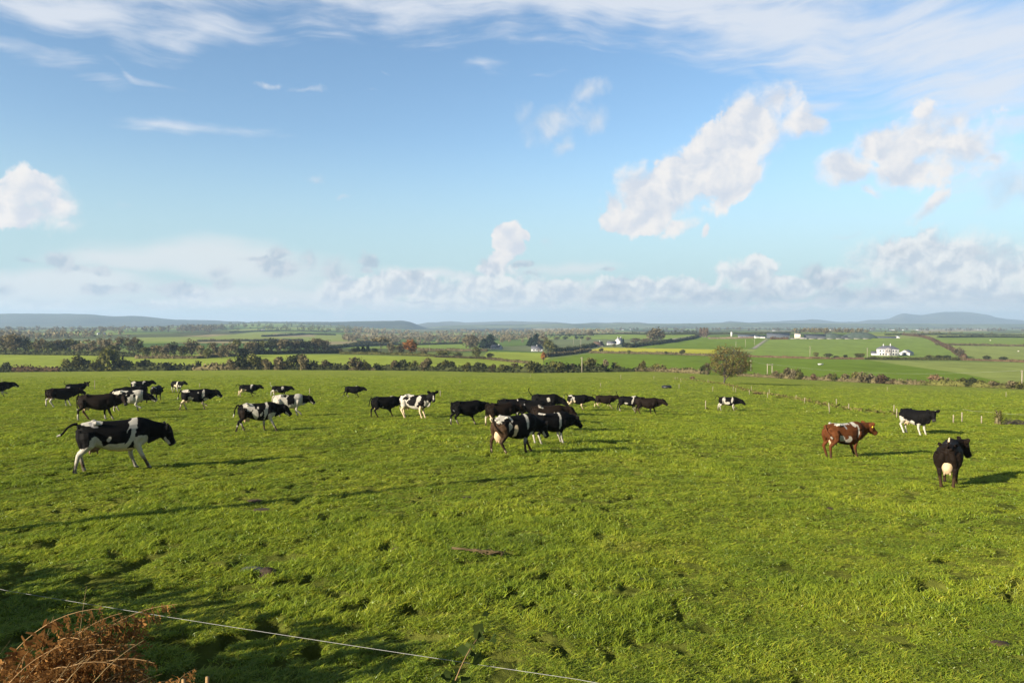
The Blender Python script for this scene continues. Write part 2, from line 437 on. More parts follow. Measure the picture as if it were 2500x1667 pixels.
    cn = N(nt, 'ShaderNodeTexNoise', noise_dimensions='3D', inp={'Scale': 2.2, 'Detail': 3.0}); L(tc.outputs['Generated'], cn.inputs['Vector'])
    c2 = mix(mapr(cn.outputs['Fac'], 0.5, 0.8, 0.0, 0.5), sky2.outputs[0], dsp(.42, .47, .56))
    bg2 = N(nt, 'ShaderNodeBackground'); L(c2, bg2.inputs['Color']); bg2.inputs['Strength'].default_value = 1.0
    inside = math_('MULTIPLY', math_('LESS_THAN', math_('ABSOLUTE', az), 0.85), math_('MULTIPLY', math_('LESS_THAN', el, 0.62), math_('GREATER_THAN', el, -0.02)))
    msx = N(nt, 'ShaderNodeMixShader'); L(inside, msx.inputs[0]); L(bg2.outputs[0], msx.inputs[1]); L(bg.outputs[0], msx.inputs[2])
    L(msx.outputs[0], out.inputs[0])
    w.cycles.sampling_method = 'MANUAL'; w.cycles.sample_map_resolution = 512
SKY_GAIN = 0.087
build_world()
SC.view_settings.view_transform = 'Standard'; SC.view_settings.look = 'None'
SC.view_settings.exposure = EXPO; SC.view_settings.gamma = 1.0; SC.view_settings.use_curve_mapping = False
SC.cycles.use_denoising = True
SC.cycles.max_bounces = 5; SC.cycles.diffuse_bounces = 2; SC.cycles.transparent_max_bounces = 6
SC.cycles.volume_bounces = 0
# ------------------------------------------------------------------ ground sheets
def pasture_col(X, Y):
    return None
def grid_sheet(name, px, rows_fn, colfn=None, bump=True, mat=None):
    pass

# field patches on the farmland: (picture outline, linear colour) -> real ground areas
def lin(r, g, b):
    f = lambda c: ((c / 255.0 + 0.055) / 1.055) ** 2.4 if c > 10 else c / 255.0 / 12.92
    return (f(r), f(g), f(b))
BRIGHT = (0.225, 0.265, 0.040); DARKG = (0.125, 0.180, 0.020); MIDG = (0.165, 0.220, 0.042); YEL = (0.360, 0.340, 0.035)
PALE = (0.205, 0.235, 0.060); TAN = (0.260, 0.215, 0.110); OLIVE = (0.085, 0.095, 0.035); TRACK = (0.26, 0.23, 0.19)
FIELDS = [
    ([(-900,915),(640,910),(1000,912),(1200,905),(1180,874),(1000,870),(820,866),(600,866),(-900,862)], BRIGHT),
    ([(780,853),(1140,857),(1150,834),(860,838)], MIDG),
    ([(780,862),(1140,859),(1140,852),(800,850)], OLIVE),
    ([(1170,884),(1330,900),(1345,862),(1190,858)], BRIGHT),
    ([(1150,912),(1350,916),(1430,905),(1330,884),(1180,884)], BRIGHT),
    ([(1325,915),(1325,880),(1450,861),(1750,869),(2130,879),(2350,912),(2440,930),(2480,960),(1900,935)], DARKG),
    ([(2120,879),(2700,890),(3000,960),(2460,958),(2440,930),(2350,912)], PALE),
    ([(1415,860),(1470,848),(1750,853),(1752,866),(1560,864)], YEL),
    ([(1540,848),(1640,837),(1710,825),(1880,825),(1850,845),(1820,853),(1750,853)], DARKG),
    ([(1852,848),(1884,826),(2335,826),(2400,870),(1980,874),(1825,870)], MIDG),
    ([(1350,828),(1705,828),(1705,814),(1330,817)], MIDG),
    ([(2270,826),(2700,822),(2700,842),(2300,843)], MIDG),
    ([(2305,844),(2700,846),(2700,884),(2395,880)], PALE),
    ([(2150,826),(2700,822),(2700,814),(2120,815)], PALE),
    ([(500,823),(620,811),(830,816),(860,833),(640,836),(480,832)], PALE),
    ([(670,815),(765,814),(770,822),(650,823)], TAN),
    ([(330,824),(500,822),(470,834),(350,834)], PALE),
    ([(590,796),(700,790),(730,797),(600,800)], MIDG),
    ([(640,806),(780,800),(800,808),(660,812)], MIDG),
    ([(1300,802),(1400,796),(1420,806),(1320,810)], TAN),
    ([(2230,806),(2400,798),(2420,808),(2260,812)], TAN),
    ([(1836,850),(1846,850),(1876,826),(1872,826)], TRACK),
    ([(1560,838),(1600,836),(1700,822),(1712,818),(1706,816),(1690,820),(1600,833)], TRACK),
]
def inpoly(px, py, poly):
    c = np.zeros(px.shape, bool); n = len(poly)
    for i in range(n):
        x1, y1 = poly[i]; x2, y2 = poly[(i+1) % n]
        if y1 == y2: continue
        hit = ((y1 > py) != (y2 > py)) & (px < (x2 - x1) * (py - y1) / (y2 - y1) + x1)
        c ^= hit
    return c
def worley(X, Y, cell, seed):
    gx = X / cell; gy = Y / cell
    ix = np.floor(gx); iy = np.floor(gy)
    d1 = np.full(X.shape, 9.0); d2 = np.full(X.shape, 9.0); idv = np.zeros(X.shape)
    for dx in (-1, 0, 1):
        for dy in (-1, 0, 1):
            cx = ix + dx; cy = iy + dy
            ox = cx + _hash(cx, cy, 0, seed); oy = cy + _hash(cx, cy, 0, seed + 5)
            d = np.hypot(gx - ox, gy - oy); h = _hash(cx, cy, 0, seed + 9)
            near = d < d1
            d2 = np.where(near, d1, np.minimum(d2, d)); idv = np.where(near, h, idv); d1 = np.where(near, d, d1)
    return d1, d2, idv
def farm_col(PX, D, X, Y, Z):
    # patchwork of fields with hedge lines between them
    wx = X + 60 * (fbm2(X / 300, Y / 300, 3) - .5); wy = Y + 60 * (fbm2(X / 300, Y / 300, 4) - .5)
    d1, d2, idv = worley(wx, wy * 0.55, 170.0, 21)
    pal = np.array([OLIVE, MIDG, PALE, MIDG, (0.10, 0.15, 0.035), PALE, TAN, (0.075, 0.12, 0.03), (0.13, 0.15, 0.07), MIDG])
    c = pal[np.minimum((idv * len(pal)).astype(int), len(pal) - 1)]
    edge = np.clip(1 - (d2 - d1) / 0.10, 0, 1)[..., None] * np.clip((D - 600) / 500, 0, 1)[..., None]
    c = c * (1 - edge) + np.array((0.035, 0.04, 0.02)) * edge
    n = fbm2(X / 700, Y / 1500, 8)
    wood = np.clip((n - 0.56) / 0.05, 0, 1)[..., None] * np.clip((D - 1500) / 500, 0, 1)[..., None]
    c = c * (1 - wood) + np.array((0.05, 0.05, 0.028)) * wood
    nearb = (D < 640)[..., None]
    c = np.where(nearb, np.array(OLIVE) * 0.6 + np.array(MIDG) * 0.5, c)
    # named fields
    rowy = CY - F * np.tan(np.arctan((Z - CAMZ) / D) - PITCH)
    for poly, col in FIELDS:
        m = inpoly(PX, rowy, poly)
        c = np.where(m[..., None], np.array(col), c)
    v = 0.85 + 0.3 * fbm2(X / 22, Y / 40, 31, 3)
    return c * v[..., None] * 1.12

def make_farmland():
    px = np.linspace(-900, 3400, 1076); s = np.linspace(0, 1, 330)
    ed = np.interp(px, TC, EDGE_D)
    ld = np.log(ed)[None, :] * (1 - s[:, None]) + math.log(11500.0) * s[:, None]
    ld = np.log(ed)[None, :] + (math.log(11500.0) - np.log(ed)[None, :]) * (s[:, None] ** 1.35)
    D = np.exp(ld); U = ((px - CX) / F)[None, :] * np.ones_like(D)
    X = U * D; Y = D; Z = ground(X, Y)
    rel = np.clip((D - ed[None, :]) / 60, 0, 1) * np.clip(D / 3000, 0.1, 1)
    Z = Z + rel * 3.0 * (fbm2(X / 250, Y / 250, 2) - 0.5)
    m, n = D.shape
    idx = np.arange(m * n).reshape(m, n)
    Q = np.stack([idx[:-1, :-1], idx[:-1, 1:], idx[1:, 1:], idx[1:, :-1]], -1).reshape(-1, 4)
    me = fmesh("farmland", np.stack([X, Y, Z], -1).reshape(-1, 3), Q, smooth=True)
    col = farm_col(px[None, :] * np.ones_like(D), D, X, Y, Z)
    at_ = me.color_attributes.new("Field", 'FLOAT_COLOR', 'POINT')
    a4 = np.ones((m * n, 4), np.float32); a4[:, :3] = col.reshape(-1, 3)
    at_.data.foreach_set("color", a4.ravel())
    mt, nt = new_mat("farmland_ground")
    out = N(nt, 'ShaderNodeOutputMaterial'); b = N(nt, 'ShaderNodeBsdfDiffuse')
    va = N(nt, 'ShaderNodeVertexColor', layer_name="Field")
    geo = N(nt, 'ShaderNodeNewGeometry'); nz = N(nt, 'ShaderNodeTexNoise', inp={'Scale': 0.12, 'Detail': 6.0, 'Roughness': 0.6})
    nt.links.new(geo.outputs['Position'], nz.inputs['Vector'])
    mr = N(nt, 'ShaderNodeMapRange', inp={'From Min': 0.3, 'From Max': 0.7, 'To Min': 0.84, 'To Max': 1.16}); nt.links.new(nz.outputs['Fac'], mr.inputs['Value'])
    mu = N(nt, 'ShaderNodeVectorMath', operation='SCALE'); nt.links.new(va.outputs[0], mu.inputs[0]); nt.links.new(mr.outputs[0], mu.inputs['Scale'])
    nt.links.new(mu.outputs[0], b.inputs['Color']); nt.links.new(b.outputs[0], out.inputs[0])
    o = put("farmland", me, mt); struct(o)
    o["label"] = "patchwork of green and tan fields rolling away behind the pasture"
make_farmland()

# ------------------------------------------------------------------ pasture
def pit(X, Y):
    return np.clip(vnoise2(X / 0.27 + 3, Y / 0.27, 77) - 0.69, 0, 1) * np.clip(fbm2(X / 3, Y / 3, 90, 2) * 3.4 - 0.8, 0, 1)
def lump(X, Y):
    D = np.hypot(X, Y)
    a = 0.050 * np.clip(1.25 - D / 160.0, 0.25, 1)
    tr = fbm2(X / 0.42, Y / 0.42, 41, 3) - 0.5
    pits = -0.55 * pit(X, Y)
    big = (fbm2(X / 2.6, Y / 2.6, 55, 3) - 0.5) * 0.06
    return a * 2 * tr + pits * np.clip(1.3 - D / 60, 0, 1) + big
def make_pasture():
    px = np.concatenate([np.linspace(-900, -60, 90)[:-1], np.linspace(-60, 2560, 640), np.linspace(2560, 3400, 90)[1:]])
    ed = np.interp(px, TC, EDGE_D)
    s = np.linspace(0, 1, 1000)
    D = np.exp(math.log(3.0) + (np.log(ed)[None, :] - math.log(3.0)) * s[:, None])
    U = ((px - CX) / F)[None, :] * np.ones_like(D)
    X = U * D; Y = D
    Z = ground(X, Y) + lump(X, Y) * np.clip((ed[None, :] - D) / 5, 0, 1)
    m, n = D.shape; idx = np.arange(m * n).reshape(m, n)
    Q = np.stack([idx[:-1, :-1], idx[:-1, 1:], idx[1:, 1:], idx[1:, :-1]], -1).reshape(-1, 4)
    V = np.stack([X, Y, Z], -1).reshape(-1, 3)
    # skirt of plain ground under and behind the camera and out to the sides
    gx = np.linspace(-400, 400, 60); gy = np.array([-120, -60, -30, -10, -2, 3.0])
    me = fmesh("pasture", V, Q, smooth=True)
    mt, nt = new_mat("pasture_turf")
    out = N(nt, 'ShaderNodeOutputMaterial'); b = N(nt, 'ShaderNodeBsdfDiffuse')
    geo = N(nt, 'ShaderNodeNewGeometry')
    def nz(scale, det=5, rough=0.6):
        k = N(nt, 'ShaderNodeTexNoise', inp={'Scale': scale, 'Detail': det, 'Roughness': rough}); nt.links.new(geo.outputs['Position'], k.inputs['Vector']); return k.outputs['Fac']
    r1 = ramp(nt, [(0.30, (0.155, 0.195, 0.030)), (0.5, (0.225, 0.262, 0.040)), (0.72, (0.300, 0.315, 0.056))], nz(0.22, 6))
    r2 = ramp(nt, [(0.30, (0.55, 0.62, 0.5)), (0.52, (1.0, 1.0, 1.0)), (0.72, (1.25, 1.16, 1.15))], nz(2.6, 8, 0.7))
    mu = N(nt, 'ShaderNodeMix', data_type='RGBA', blend_type='MULTIPLY'); mu.inputs['Factor'].default_value = 1
    nt.links.new(r1.outputs[0], mu.inputs[6]); nt.links.new(r2.outputs[0], mu.inputs[7])
    dirt = N(nt, 'ShaderNodeMapRange', inp={'From Min': 0.68, 'From Max': 0.76, 'To Min': 0, 'To Max': 0.85}); nt.links.new(nz(1.3, 5, 0.65), dirt.inputs['Value'])
    mx = N(nt, 'ShaderNodeMix', data_type='RGBA'); nt.links.new(dirt.outputs[0], mx.inputs['Factor']); nt.links.new(mu.outputs[2], mx.inputs[6]); mx.inputs[7].default_value = (0.085, 0.055, 0.025, 1)
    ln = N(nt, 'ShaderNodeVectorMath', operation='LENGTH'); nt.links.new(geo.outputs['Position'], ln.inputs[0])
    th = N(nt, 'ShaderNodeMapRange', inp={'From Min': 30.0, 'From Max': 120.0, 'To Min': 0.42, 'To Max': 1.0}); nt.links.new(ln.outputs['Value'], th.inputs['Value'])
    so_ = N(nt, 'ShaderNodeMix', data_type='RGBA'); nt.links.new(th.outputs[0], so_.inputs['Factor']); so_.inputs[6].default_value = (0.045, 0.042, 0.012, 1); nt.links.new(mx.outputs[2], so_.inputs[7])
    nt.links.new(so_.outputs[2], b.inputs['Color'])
    bp = N(nt, 'ShaderNodeBump', inp={'Strength': 0.9, 'Distance': 0.12}); nt.links.new(nz(5.0, 8, 0.72), bp.inputs['Height']); nt.links.new(bp.outputs[0], b.inputs['Normal'])
    nt.links.new(b.outputs[0], out.inputs[0])
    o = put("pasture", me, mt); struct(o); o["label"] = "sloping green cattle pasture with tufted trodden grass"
    return mt
TURF = make_pasture()

def make_hills():
    def mat(name, c1, c2, sc):
        m, nt = new_mat(name)
        out = N(nt, 'ShaderNodeOutputMaterial'); b = N(nt, 'ShaderNodeBsdfDiffuse'); geo = N(nt, 'ShaderNodeNewGeometry')
        nz = N(nt, 'ShaderNodeTexNoise', inp={'Scale': sc, 'Detail': 6.0, 'Roughness': 0.6}); nt.links.new(geo.outputs['Position'], nz.inputs['Vector'])
        r = ramp(nt, [(0.35, c1), (0.62, c2)], nz.outputs['Fac']); nt.links.new(r.outputs[0], b.inputs['Color']); nt.links.new(b.outputs[0], out.inputs[0]); return m
    wood = mat("wooded_hill", (0.030, 0.036, 0.022), (0.060, 0.066, 0.032), 0.004)
    moor = mat("moorland", (0.075, 0.075, 0.04), (0.12, 0.11, 0.06), 0.0012)
    fields = mat("far_fields", (0.06, 0.07, 0.03), (0.17, 0.19, 0.08), 0.0030)
    def hill(crest, d0, dc, d1, m, label, seed, amp, sm=2.5):
        cx = np.array([c[0] for c in crest], float); cy = np.array([c[1] for c in crest], float)
        px = np.linspace(cx[0], cx[-1], 220); k = np.exp(-0.5*(np.arange(-6, 7)/sm)**2); k /= k.sum()
        yy = np.interp(px, cx, cy); yp = np.pad(yy, 6, mode='edge'); yy = sum(k[j]*yp[j:j+len(px)] for j in range(13))
        s = np.concatenate([np.linspace(0, 1, 40), np.linspace(1.05, 1.6, 10)])
        D = np.where(s[:, None] <= 1, d0 + (dc - d0) * s[:, None], dc + (d1 - dc) * (s[:, None] - 1) / 0.6) * np.ones((1, len(px)))
        U = ((px - CX) / F)[None, :]
        X = U * D; Zg = ground(X, D) - 25
        zc = CAMZ + dc * np.array([tan_el(v) for v in yy])
        prof = np.where(s <= 1, s*s*(3 - 2*s), 1 - 0.9*((s - 1)/0.6)**1.5)[:, None]
        Z = Zg + (zc[None, :] - Zg) * prof
        nn = fbm2(X / (dc*0.05), D / (dc*0.08), seed, 4) - 0.5
        Z = Z + amp * nn * np.minimum(prof, 1) * np.clip(np.abs(s - 1)[:, None] * 6, 0.12, 1)
        m_, n_ = Z.shape; idx = np.arange(m_*n_).reshape(m_, n_)
        Q = np.stack([idx[:-1, :-1], idx[:-1, 1:], idx[1:, 1:], idx[1:, :-1]], -1).reshape(-1, 4)
        o = put("hills", fmesh("hills", np.stack([X, D, Z], -1).reshape(-1, 3), Q, smooth=True), m); struct(o); o["label"] = label
    hill([(-900,775),(-300,772),(-80,771),(0,770.5),(55,767.5),(110,768),(160,768.5),(215,767.2),(245,770),(280,773.5),(330,771),(370,774),(415,780),(500,782),(560,786),(640,790),(720,794)],
         4300, 6000, 7200, wood, "long blue wooded ridge on the left skyline", 3, 60)
    hill([(560,792),(640,787.5),(700,785.5),(760,785.2),(820,785.5),(880,784),(930,783.2),(985,783.2),(1005,787),(1025,795),(1040,800)],
         3800, 5000, 6000, wood, "dark wooded hill ending in a steep bluff", 5, 40)
    hill([(980,797),(1020,791),(1080,788.5),(1150,787),(1200,784.8),(1260,783.8),(1300,786),(1350,790),(1420,790),(1445,786.5),(1480,788.5),(1560,790),(1700,790),(1800,787),(1860,790)],
         6200, 7900, 9200, moor, "palest far hills behind the middle of the valley", 7, 90)
    hill([(1040,800),(1070,796),(1110,793.5),(1180,792.5),(1250,792),(1330,791),(1440,790),(1560,789.5),(1640,790),(1760,789),(1880,788.5),(2000,789.5),(2100,790),(2300,791),(2500,791),(2900,791)],
         4100, 5700, 7200, fields, "low hazy ridge of small fields along the horizon", 9, 30)
    hill([(1820,790),(1890,787),(1970,784.6),(2030,787.5),(2090,786.5),(2120,780.5),(2150,780.2),(2170,778),(2190,769),(2205,764.8),(2225,768),(2250,770.8),(2275,766.5),(2305,762.5),(2340,764),(2380,768),(2420,773),(2460,779),(2500,783),(2600,785),(2900,788)],
         7400, 9800, 11000, moor, "pale blue mountain with two tops on the right skyline", 11, 90, .45)
make_hills()

# ------------------------------------------------------------------ haze
def make_haze():
    mb = MB(); mb.box((0, 5900, 15), (24000, 12800, 292))
    me = mb.mesh("haze")
    m, nt = new_mat("haze_air")
    out = N(nt, 'ShaderNodeOutputMaterial'); v = N(nt, 'ShaderNodeVolumePrincipled')
    v.inputs['Color'].default_value = (0.56, 0.77, 1.0, 1); v.inputs['Density'].default_value = HAZE; v.inputs['Anisotropy'].default_value = 0.1
    nt.links.new(v.outputs[0], out.inputs['Volume'])
    o = put("haze", me, m); stuff(o); o["label"] = "thin bluish haze in the air over the whole valley"; o["category"] = "haze"
HAZE = 1.25e-4
make_haze()
# ------------------------------------------------------------------ cows
def fr(yaw, pitch):
    f = np.array([math.cos(pitch)*math.cos(yaw), math.cos(pitch)*math.sin(yaw), math.sin(pitch)])
    l = np.array([-math.sin(yaw), math.cos(yaw), 0.0])
    return f, l, np.cross(f, l)
def ik(a, b, L1, L2, sgn):      # middle joint of a two-bone chain in the x-z plane
    a = np.array(a); b = np.array(b); d = b - a; D = np.hypot(d[0], d[2])
    D2 = min(max(D, abs(L1 - L2) + 1e-3), L1 + L2 - 1e-3)
    k = (L1*L1 - L2*L2 + D2*D2) / (2*D2); h = math.sqrt(max(L1*L1 - k*k, 0))
    t = np.array([d[0], 0, d[2]]) / (D + 1e-9); nrm = np.array([-t[2], 0, t[0]])
    m = a + t*k + nrm*h*sgn; m[1] = (a[1] + b[1]) / 2
    return m
# standing torso: x, top, bottom, half width
TORSO = [(-0.86,1.27,1.06,.07),(-0.83,1.335,0.91,.155),(-0.77,1.375,0.83,.22),(-0.64,1.40,0.76,.27),(-0.50,1.425,0.72,.305),(-0.33,1.405,0.665,.325),
         (-0.12,1.39,0.585,.365),(0.10,1.39,0.535,.385),(0.30,1.40,0.53,.36),(0.46,1.43,0.565,.315),(0.60,1.445,0.62,.285),(0.72,1.425,0.68,.25),(0.81,1.38,0.76,.20),(0.87,1.31,0.88,.11)]
def build_cow_parts(P):
    """closed shapes that the remesh joins into one skin, plus the bones used to colour it"""
    mb = MB(); bones = []
    fat = P.get('fat', 1.0)
    pts = []; ry = []; rz = []
    n = 20; V = []
    for (x, zt, zb, hw) in TORSO:
        zc = (zt + zb) / 2; h = (zt - zb) / 2
        for k in range(n):
            w = 2*math.pi*k/n; c, s_ = math.cos(w), math.sin(w)
            e = 0.80
            yy = hw*fat*math.copysign(abs(c)**e, c)
            zz = h*math.copysign(abs(s_)**e, s_)
            if s_ > 0.2: yy *= 1 - 0.42*((s_ - 0.2)/0.8)**1.6          # ridge along the back
            if s_ < -0.2: yy *= 1 - 0.10*(-s_ - 0.2)/0.8
            V.append((x, yy, zc + zz))
    m = len(TORSO); Q = []; T = []
    for i in range(m - 1):
        for k in range(n):
            k2 = (k+1) % n; Q.append((i*n+k, (i+1)*n+k, (i+1)*n+k2, i*n+k2))
    V.append((-0.915, 0, 1.16)); V.append((0.91, 0, 1.09))
    for k in range(n):
        k2 = (k+1) % n; T.append((m*n, k, k2)); T.append((m*n+1, (m-1)*n+k2, (m-1)*n+k))
    mb.add(V, Q, T)
    for s_ in (-1, 1):          # hip bones and pin bones
        mb.tube([(-0.52, s_*0.20, 1.36), (-0.46, s_*0.245, 1.375), (-0.38, s_*0.20, 1.33)], [.05, .058, .05], 8)
        mb.tube([(-0.74, s_*0.10, 1.29), (-0.88, s_*0.10, 1.285)], [.06, .045], 8)
    # neck and head
    ny, npi = R(P.get('ny', 0)), R(P.get('np', 12)); hy, hp = R(P.get('hy', 0)), R(P.get('hp', -38))
    f, l, u = fr(ny, npi)
    b0 = np.array([0.62, 0, 1.14]); b1 = np.array([0.78, 0, 1.13]) + 0.10*f*np.array([0, 1, .3])
    poll = b1 + f * P.get('nl', 0.51)
    N0 = [b0, b1, b1 + 0.20*f - 0.01*u, b1 + 0.40*f, poll - 0.02*f]
    fr_ = [((0,1,0),(0,0,1))]*1 + [(l*0.6+np.array([0,.4,0]), u*0.7+np.array([0,0,.3]))] + [(l, u)]*3
    fr_ = [(np.array(a)/np.linalg.norm(a), np.array(b)/np.linalg.norm(b)) for a, b in fr_]
    mb.tube(N0, [.20, .165, .125, .105, .095], 14, [.29, .275, .215, .175, .150], True, fr_)
    bones.append(('neck', N0[1], poll, .20))
    f2, l2, u2 = fr(ny + hy, hp)
    h0 = poll - 0.02*u2
    HR = [(-.11,.02,.085,.085),(-.06,.04,.130,.130),(.05,.02,.140,.150),(.14,-.005,.135,.155),(.23,-.025,.108,.140),(.32,-.038,.094,.118),(.39,-.045,.104,.114),(.45,-.05,.108,.108),(.485,-.052,.088,.085)]
    mb.tube([h0 + f2*a + u2*b for a, b, _, _ in HR], [k[2] for k in HR], 14, [k[3] for k in HR], True, [(l2, u2)]*len(HR))
    # dewlap and jaw line
    th_ = h0 + f2*.10 - u2*.17; dl = [np.array([.80, 0, .76]), np.array([.90, 0, .80]), np.array([.86, 0, .84])*.5 + th_*.5 + np.array([0, 0, -.03]), th_]
    mb.tube(dl, [.085, .06, .04, .035], 10, [.09, .08, .06, .04])
    mb.tube([h0 + f2*.02 - u2*.10, h0 + f2*.15 - u2*.14, h0 + f2*.30 - u2*.12], [.075,.075,.06], 8)
    bones.append(('head', h0 - f2*.05, h0 + f2*.5, .13))
    for s_ in (-1, 1):
        e0 = h0 - f2*.03 + l2*s_*.11 + u2*.045
        d = l2*s_*0.86 - f2*.40 + u2*.22*P.get('eard', 1.0); d /= np.linalg.norm(d)
        nb = np.cross(d, u2 + f2*0.6); nb /= np.linalg.norm(nb); nc = np.cross(d, nb)
        ks = [(0,.045,.042),(.06,.075,.042),(.13,.095,.040),(.20,.080,.036),(.255,.035,.028)]
        mb.tube([e0 + d*k[0] for k in ks], [k[1] for k in ks], 10, [k[2] for k in ks], True, [(nb, nc)]*5)
        bones.append(('ear', e0, e0 + d*.22, .06))
    P['eyes'] = [h0 + f2*.095 + l2*s_*.132 + u2*.065 for s_ in (-1, 1)]; P['headframe'] = (h0, f2, l2, u2)
    # legs: foot target (dx, lift)
    st = P.get('legs', ((0,0),(0,0),(0,0),(0,0)))       # front left, front right, hind left, hind right
    for i, s_ in ((0, 1), (1, -1)):
        dx, lf = st[i]
        sh = np.array([.56, s_*.17, 1.05]); el = np.array([.47 + dx*.12, s_*.195, .80])
        fet = np.array([.53 + dx, s_*.165, .125 + lf])
        kn = ik(el, fet, .365, .335, -1.0)
        toe = fet + np.array([.045 + 0.25*lf*(-1), 0, -.125 + 0.25*lf])
        mb.tube([sh, (sh+el)/2 + np.array([.02, s_*.02, 0]), el, (el*0.5+kn*.5), kn + (el-kn)*.08, kn - (kn-fet)*.12, (kn*.45+fet*.55), fet + (kn-fet)*.1, fet, fet*.45+toe*.55, toe + np.array([.01,0,.03]), toe],
                [.17,.155,.115,.075,.060,.058,.043,.043,.050,.047,.060,.058], 10)
        bones.append(('legF' + 'LR'[i], el, kn, .08)); bones.append(('legF' + 'LR'[i], kn, toe, .05))
    for i, s_ in ((2, 1), (3, -1)):
        dx, lf = st[i]
        hip = np.array([-.64, s_*.16, 1.10]); sti = np.array([-.47 + dx*.22, s_*.235, .82 + lf*.2])
        fet = np.array([-.66 + dx, s_*.165, .125 + lf])
        hk = ik(sti, fet, .43, .43, -1.0 if True else 1)
        hk = ik(sti, fet, .43, .43, 1.0) if hk[0] > (sti[0]+fet[0])/2 else hk
        toe = fet + np.array([.05 - 0.3*lf, 0, -.125 + 0.3*lf])
        mb.tube([hip, hip*.5+sti*.5 + np.array([-.05, s_*.015, 0]), sti*.85+hk*.15 + np.array([-.05,0,0]), sti*.5+hk*.5 + np.array([-.025,0,0]), sti*.2+hk*.8, hk, hk*.8+fet*.2, hk*.45+fet*.55, fet + (hk-fet)*.1, fet, fet*.45+toe*.55, toe + np.array([.01,0,.03]), toe],
                [.20,.20,.150,.095,.068,.067,.056,.046,.046,.052,.049,.060,.058], 10)
        # back of the thigh
        mb.tube([(-.82, s_*.11, 1.18), (-.80 + dx*.05, s_*.155, .98), tuple(sti*.5+hk*.5 + np.array([-.08, 0, .05]))], [.09, .11, .07], 10)
        bones.append(('legH' + 'LR'[i-2], (sti+hk)/2, hk, .09)); bones.append(('legH' + 'LR'[i-2], hk, toe, .055)); bones.append(('thigh' + 'LR'[i-2], hip*.3+sti*.7, (sti+hk)/2, .17))
    # tail
    tl = {'down': [(-.86,0,1.36),(-.94,0,1.30),(-.965,0,1.10),(-.95,.01,.85),(-.93,.02,.66),(-.94,.03,.50)],
          'swing': [(-.86,0,1.36),(-.95,-.02,1.32),(-1.04,-.07,1.14),(-1.08,-.12,.93),(-1.13,-.14,.78)],
          'back': [(-.86,0,1.36),(-.97,0,1.355),(-1.09,0,1.28),(-1.18,0,1.16),(-1.25,0,1.09),(-1.34,0,1.07)],
          'up': [(-.86,0,1.36),(-.95,0,1.40),(-1.03,0,1.52),(-1.09,0,1.66),(-1.08,0,1.78),(-1.02,0,1.84)],
          'short': [(-.86,0,1.36),(-.93,0,1.35),(-.99,-.03,1.41),(-.985,-.05,1.53),(-.95,-.06,1.66)],
          'arch': [(-.86,0,1.36),(-.95,0,1.43),(-1.05,0,1.47),(-1.16,0,1.42),(-1.23,0,1.28),(-1.26,0,1.14)],
          'flag': [(-.86,0,1.36),(-.98,.02,1.42),(-1.05,.0,1.52),(-1.00,-.02,1.66),(-.93,-.03,1.78)],
          'side': [(-.86,0,1.36),(-.94,-.04,1.30),(-.95,-.16,1.12),(-.88,-.26,.94),(-.80,-.30,.86)]}[P.get('tail', 'down')]
    tl = [np.array(k, float) for k in tl]
    rad = [.045, .038] + [.028]*(len(tl) - 4) + [.036, .022]
    mb.tube(tl, rad, 8)
    for a, b in zip(tl[:-2], tl[1:-1]): bones.append(('tail', a, b, .03))
    bones.append(('switch', tl[-2], tl[-1], .03))
    return mb, bones
BLACK = np.array((.0050, .0045, .0043)); DKBR = np.array((.0115, .0075, .0050)); WHITE = np.array((.42, .385, .315)); RED = np.array((.098, .033, .011))
MUD = np.array((.052, .031, .017)); PINK = np.array((.52, .33, .22)); MUZ = np.array((.05, .045, .042)); CREAM = np.array((.56, .44, .28))
def seg_d(p, a, b):
    a = np.asarray(a, float); b = np.asarray(b, float); d = b - a; t = np.clip(((p - a) @ d) / (d @ d + 1e-9), 0, 1)
    return np.linalg.norm(p - (a + t[:, None]*d), axis=1), t
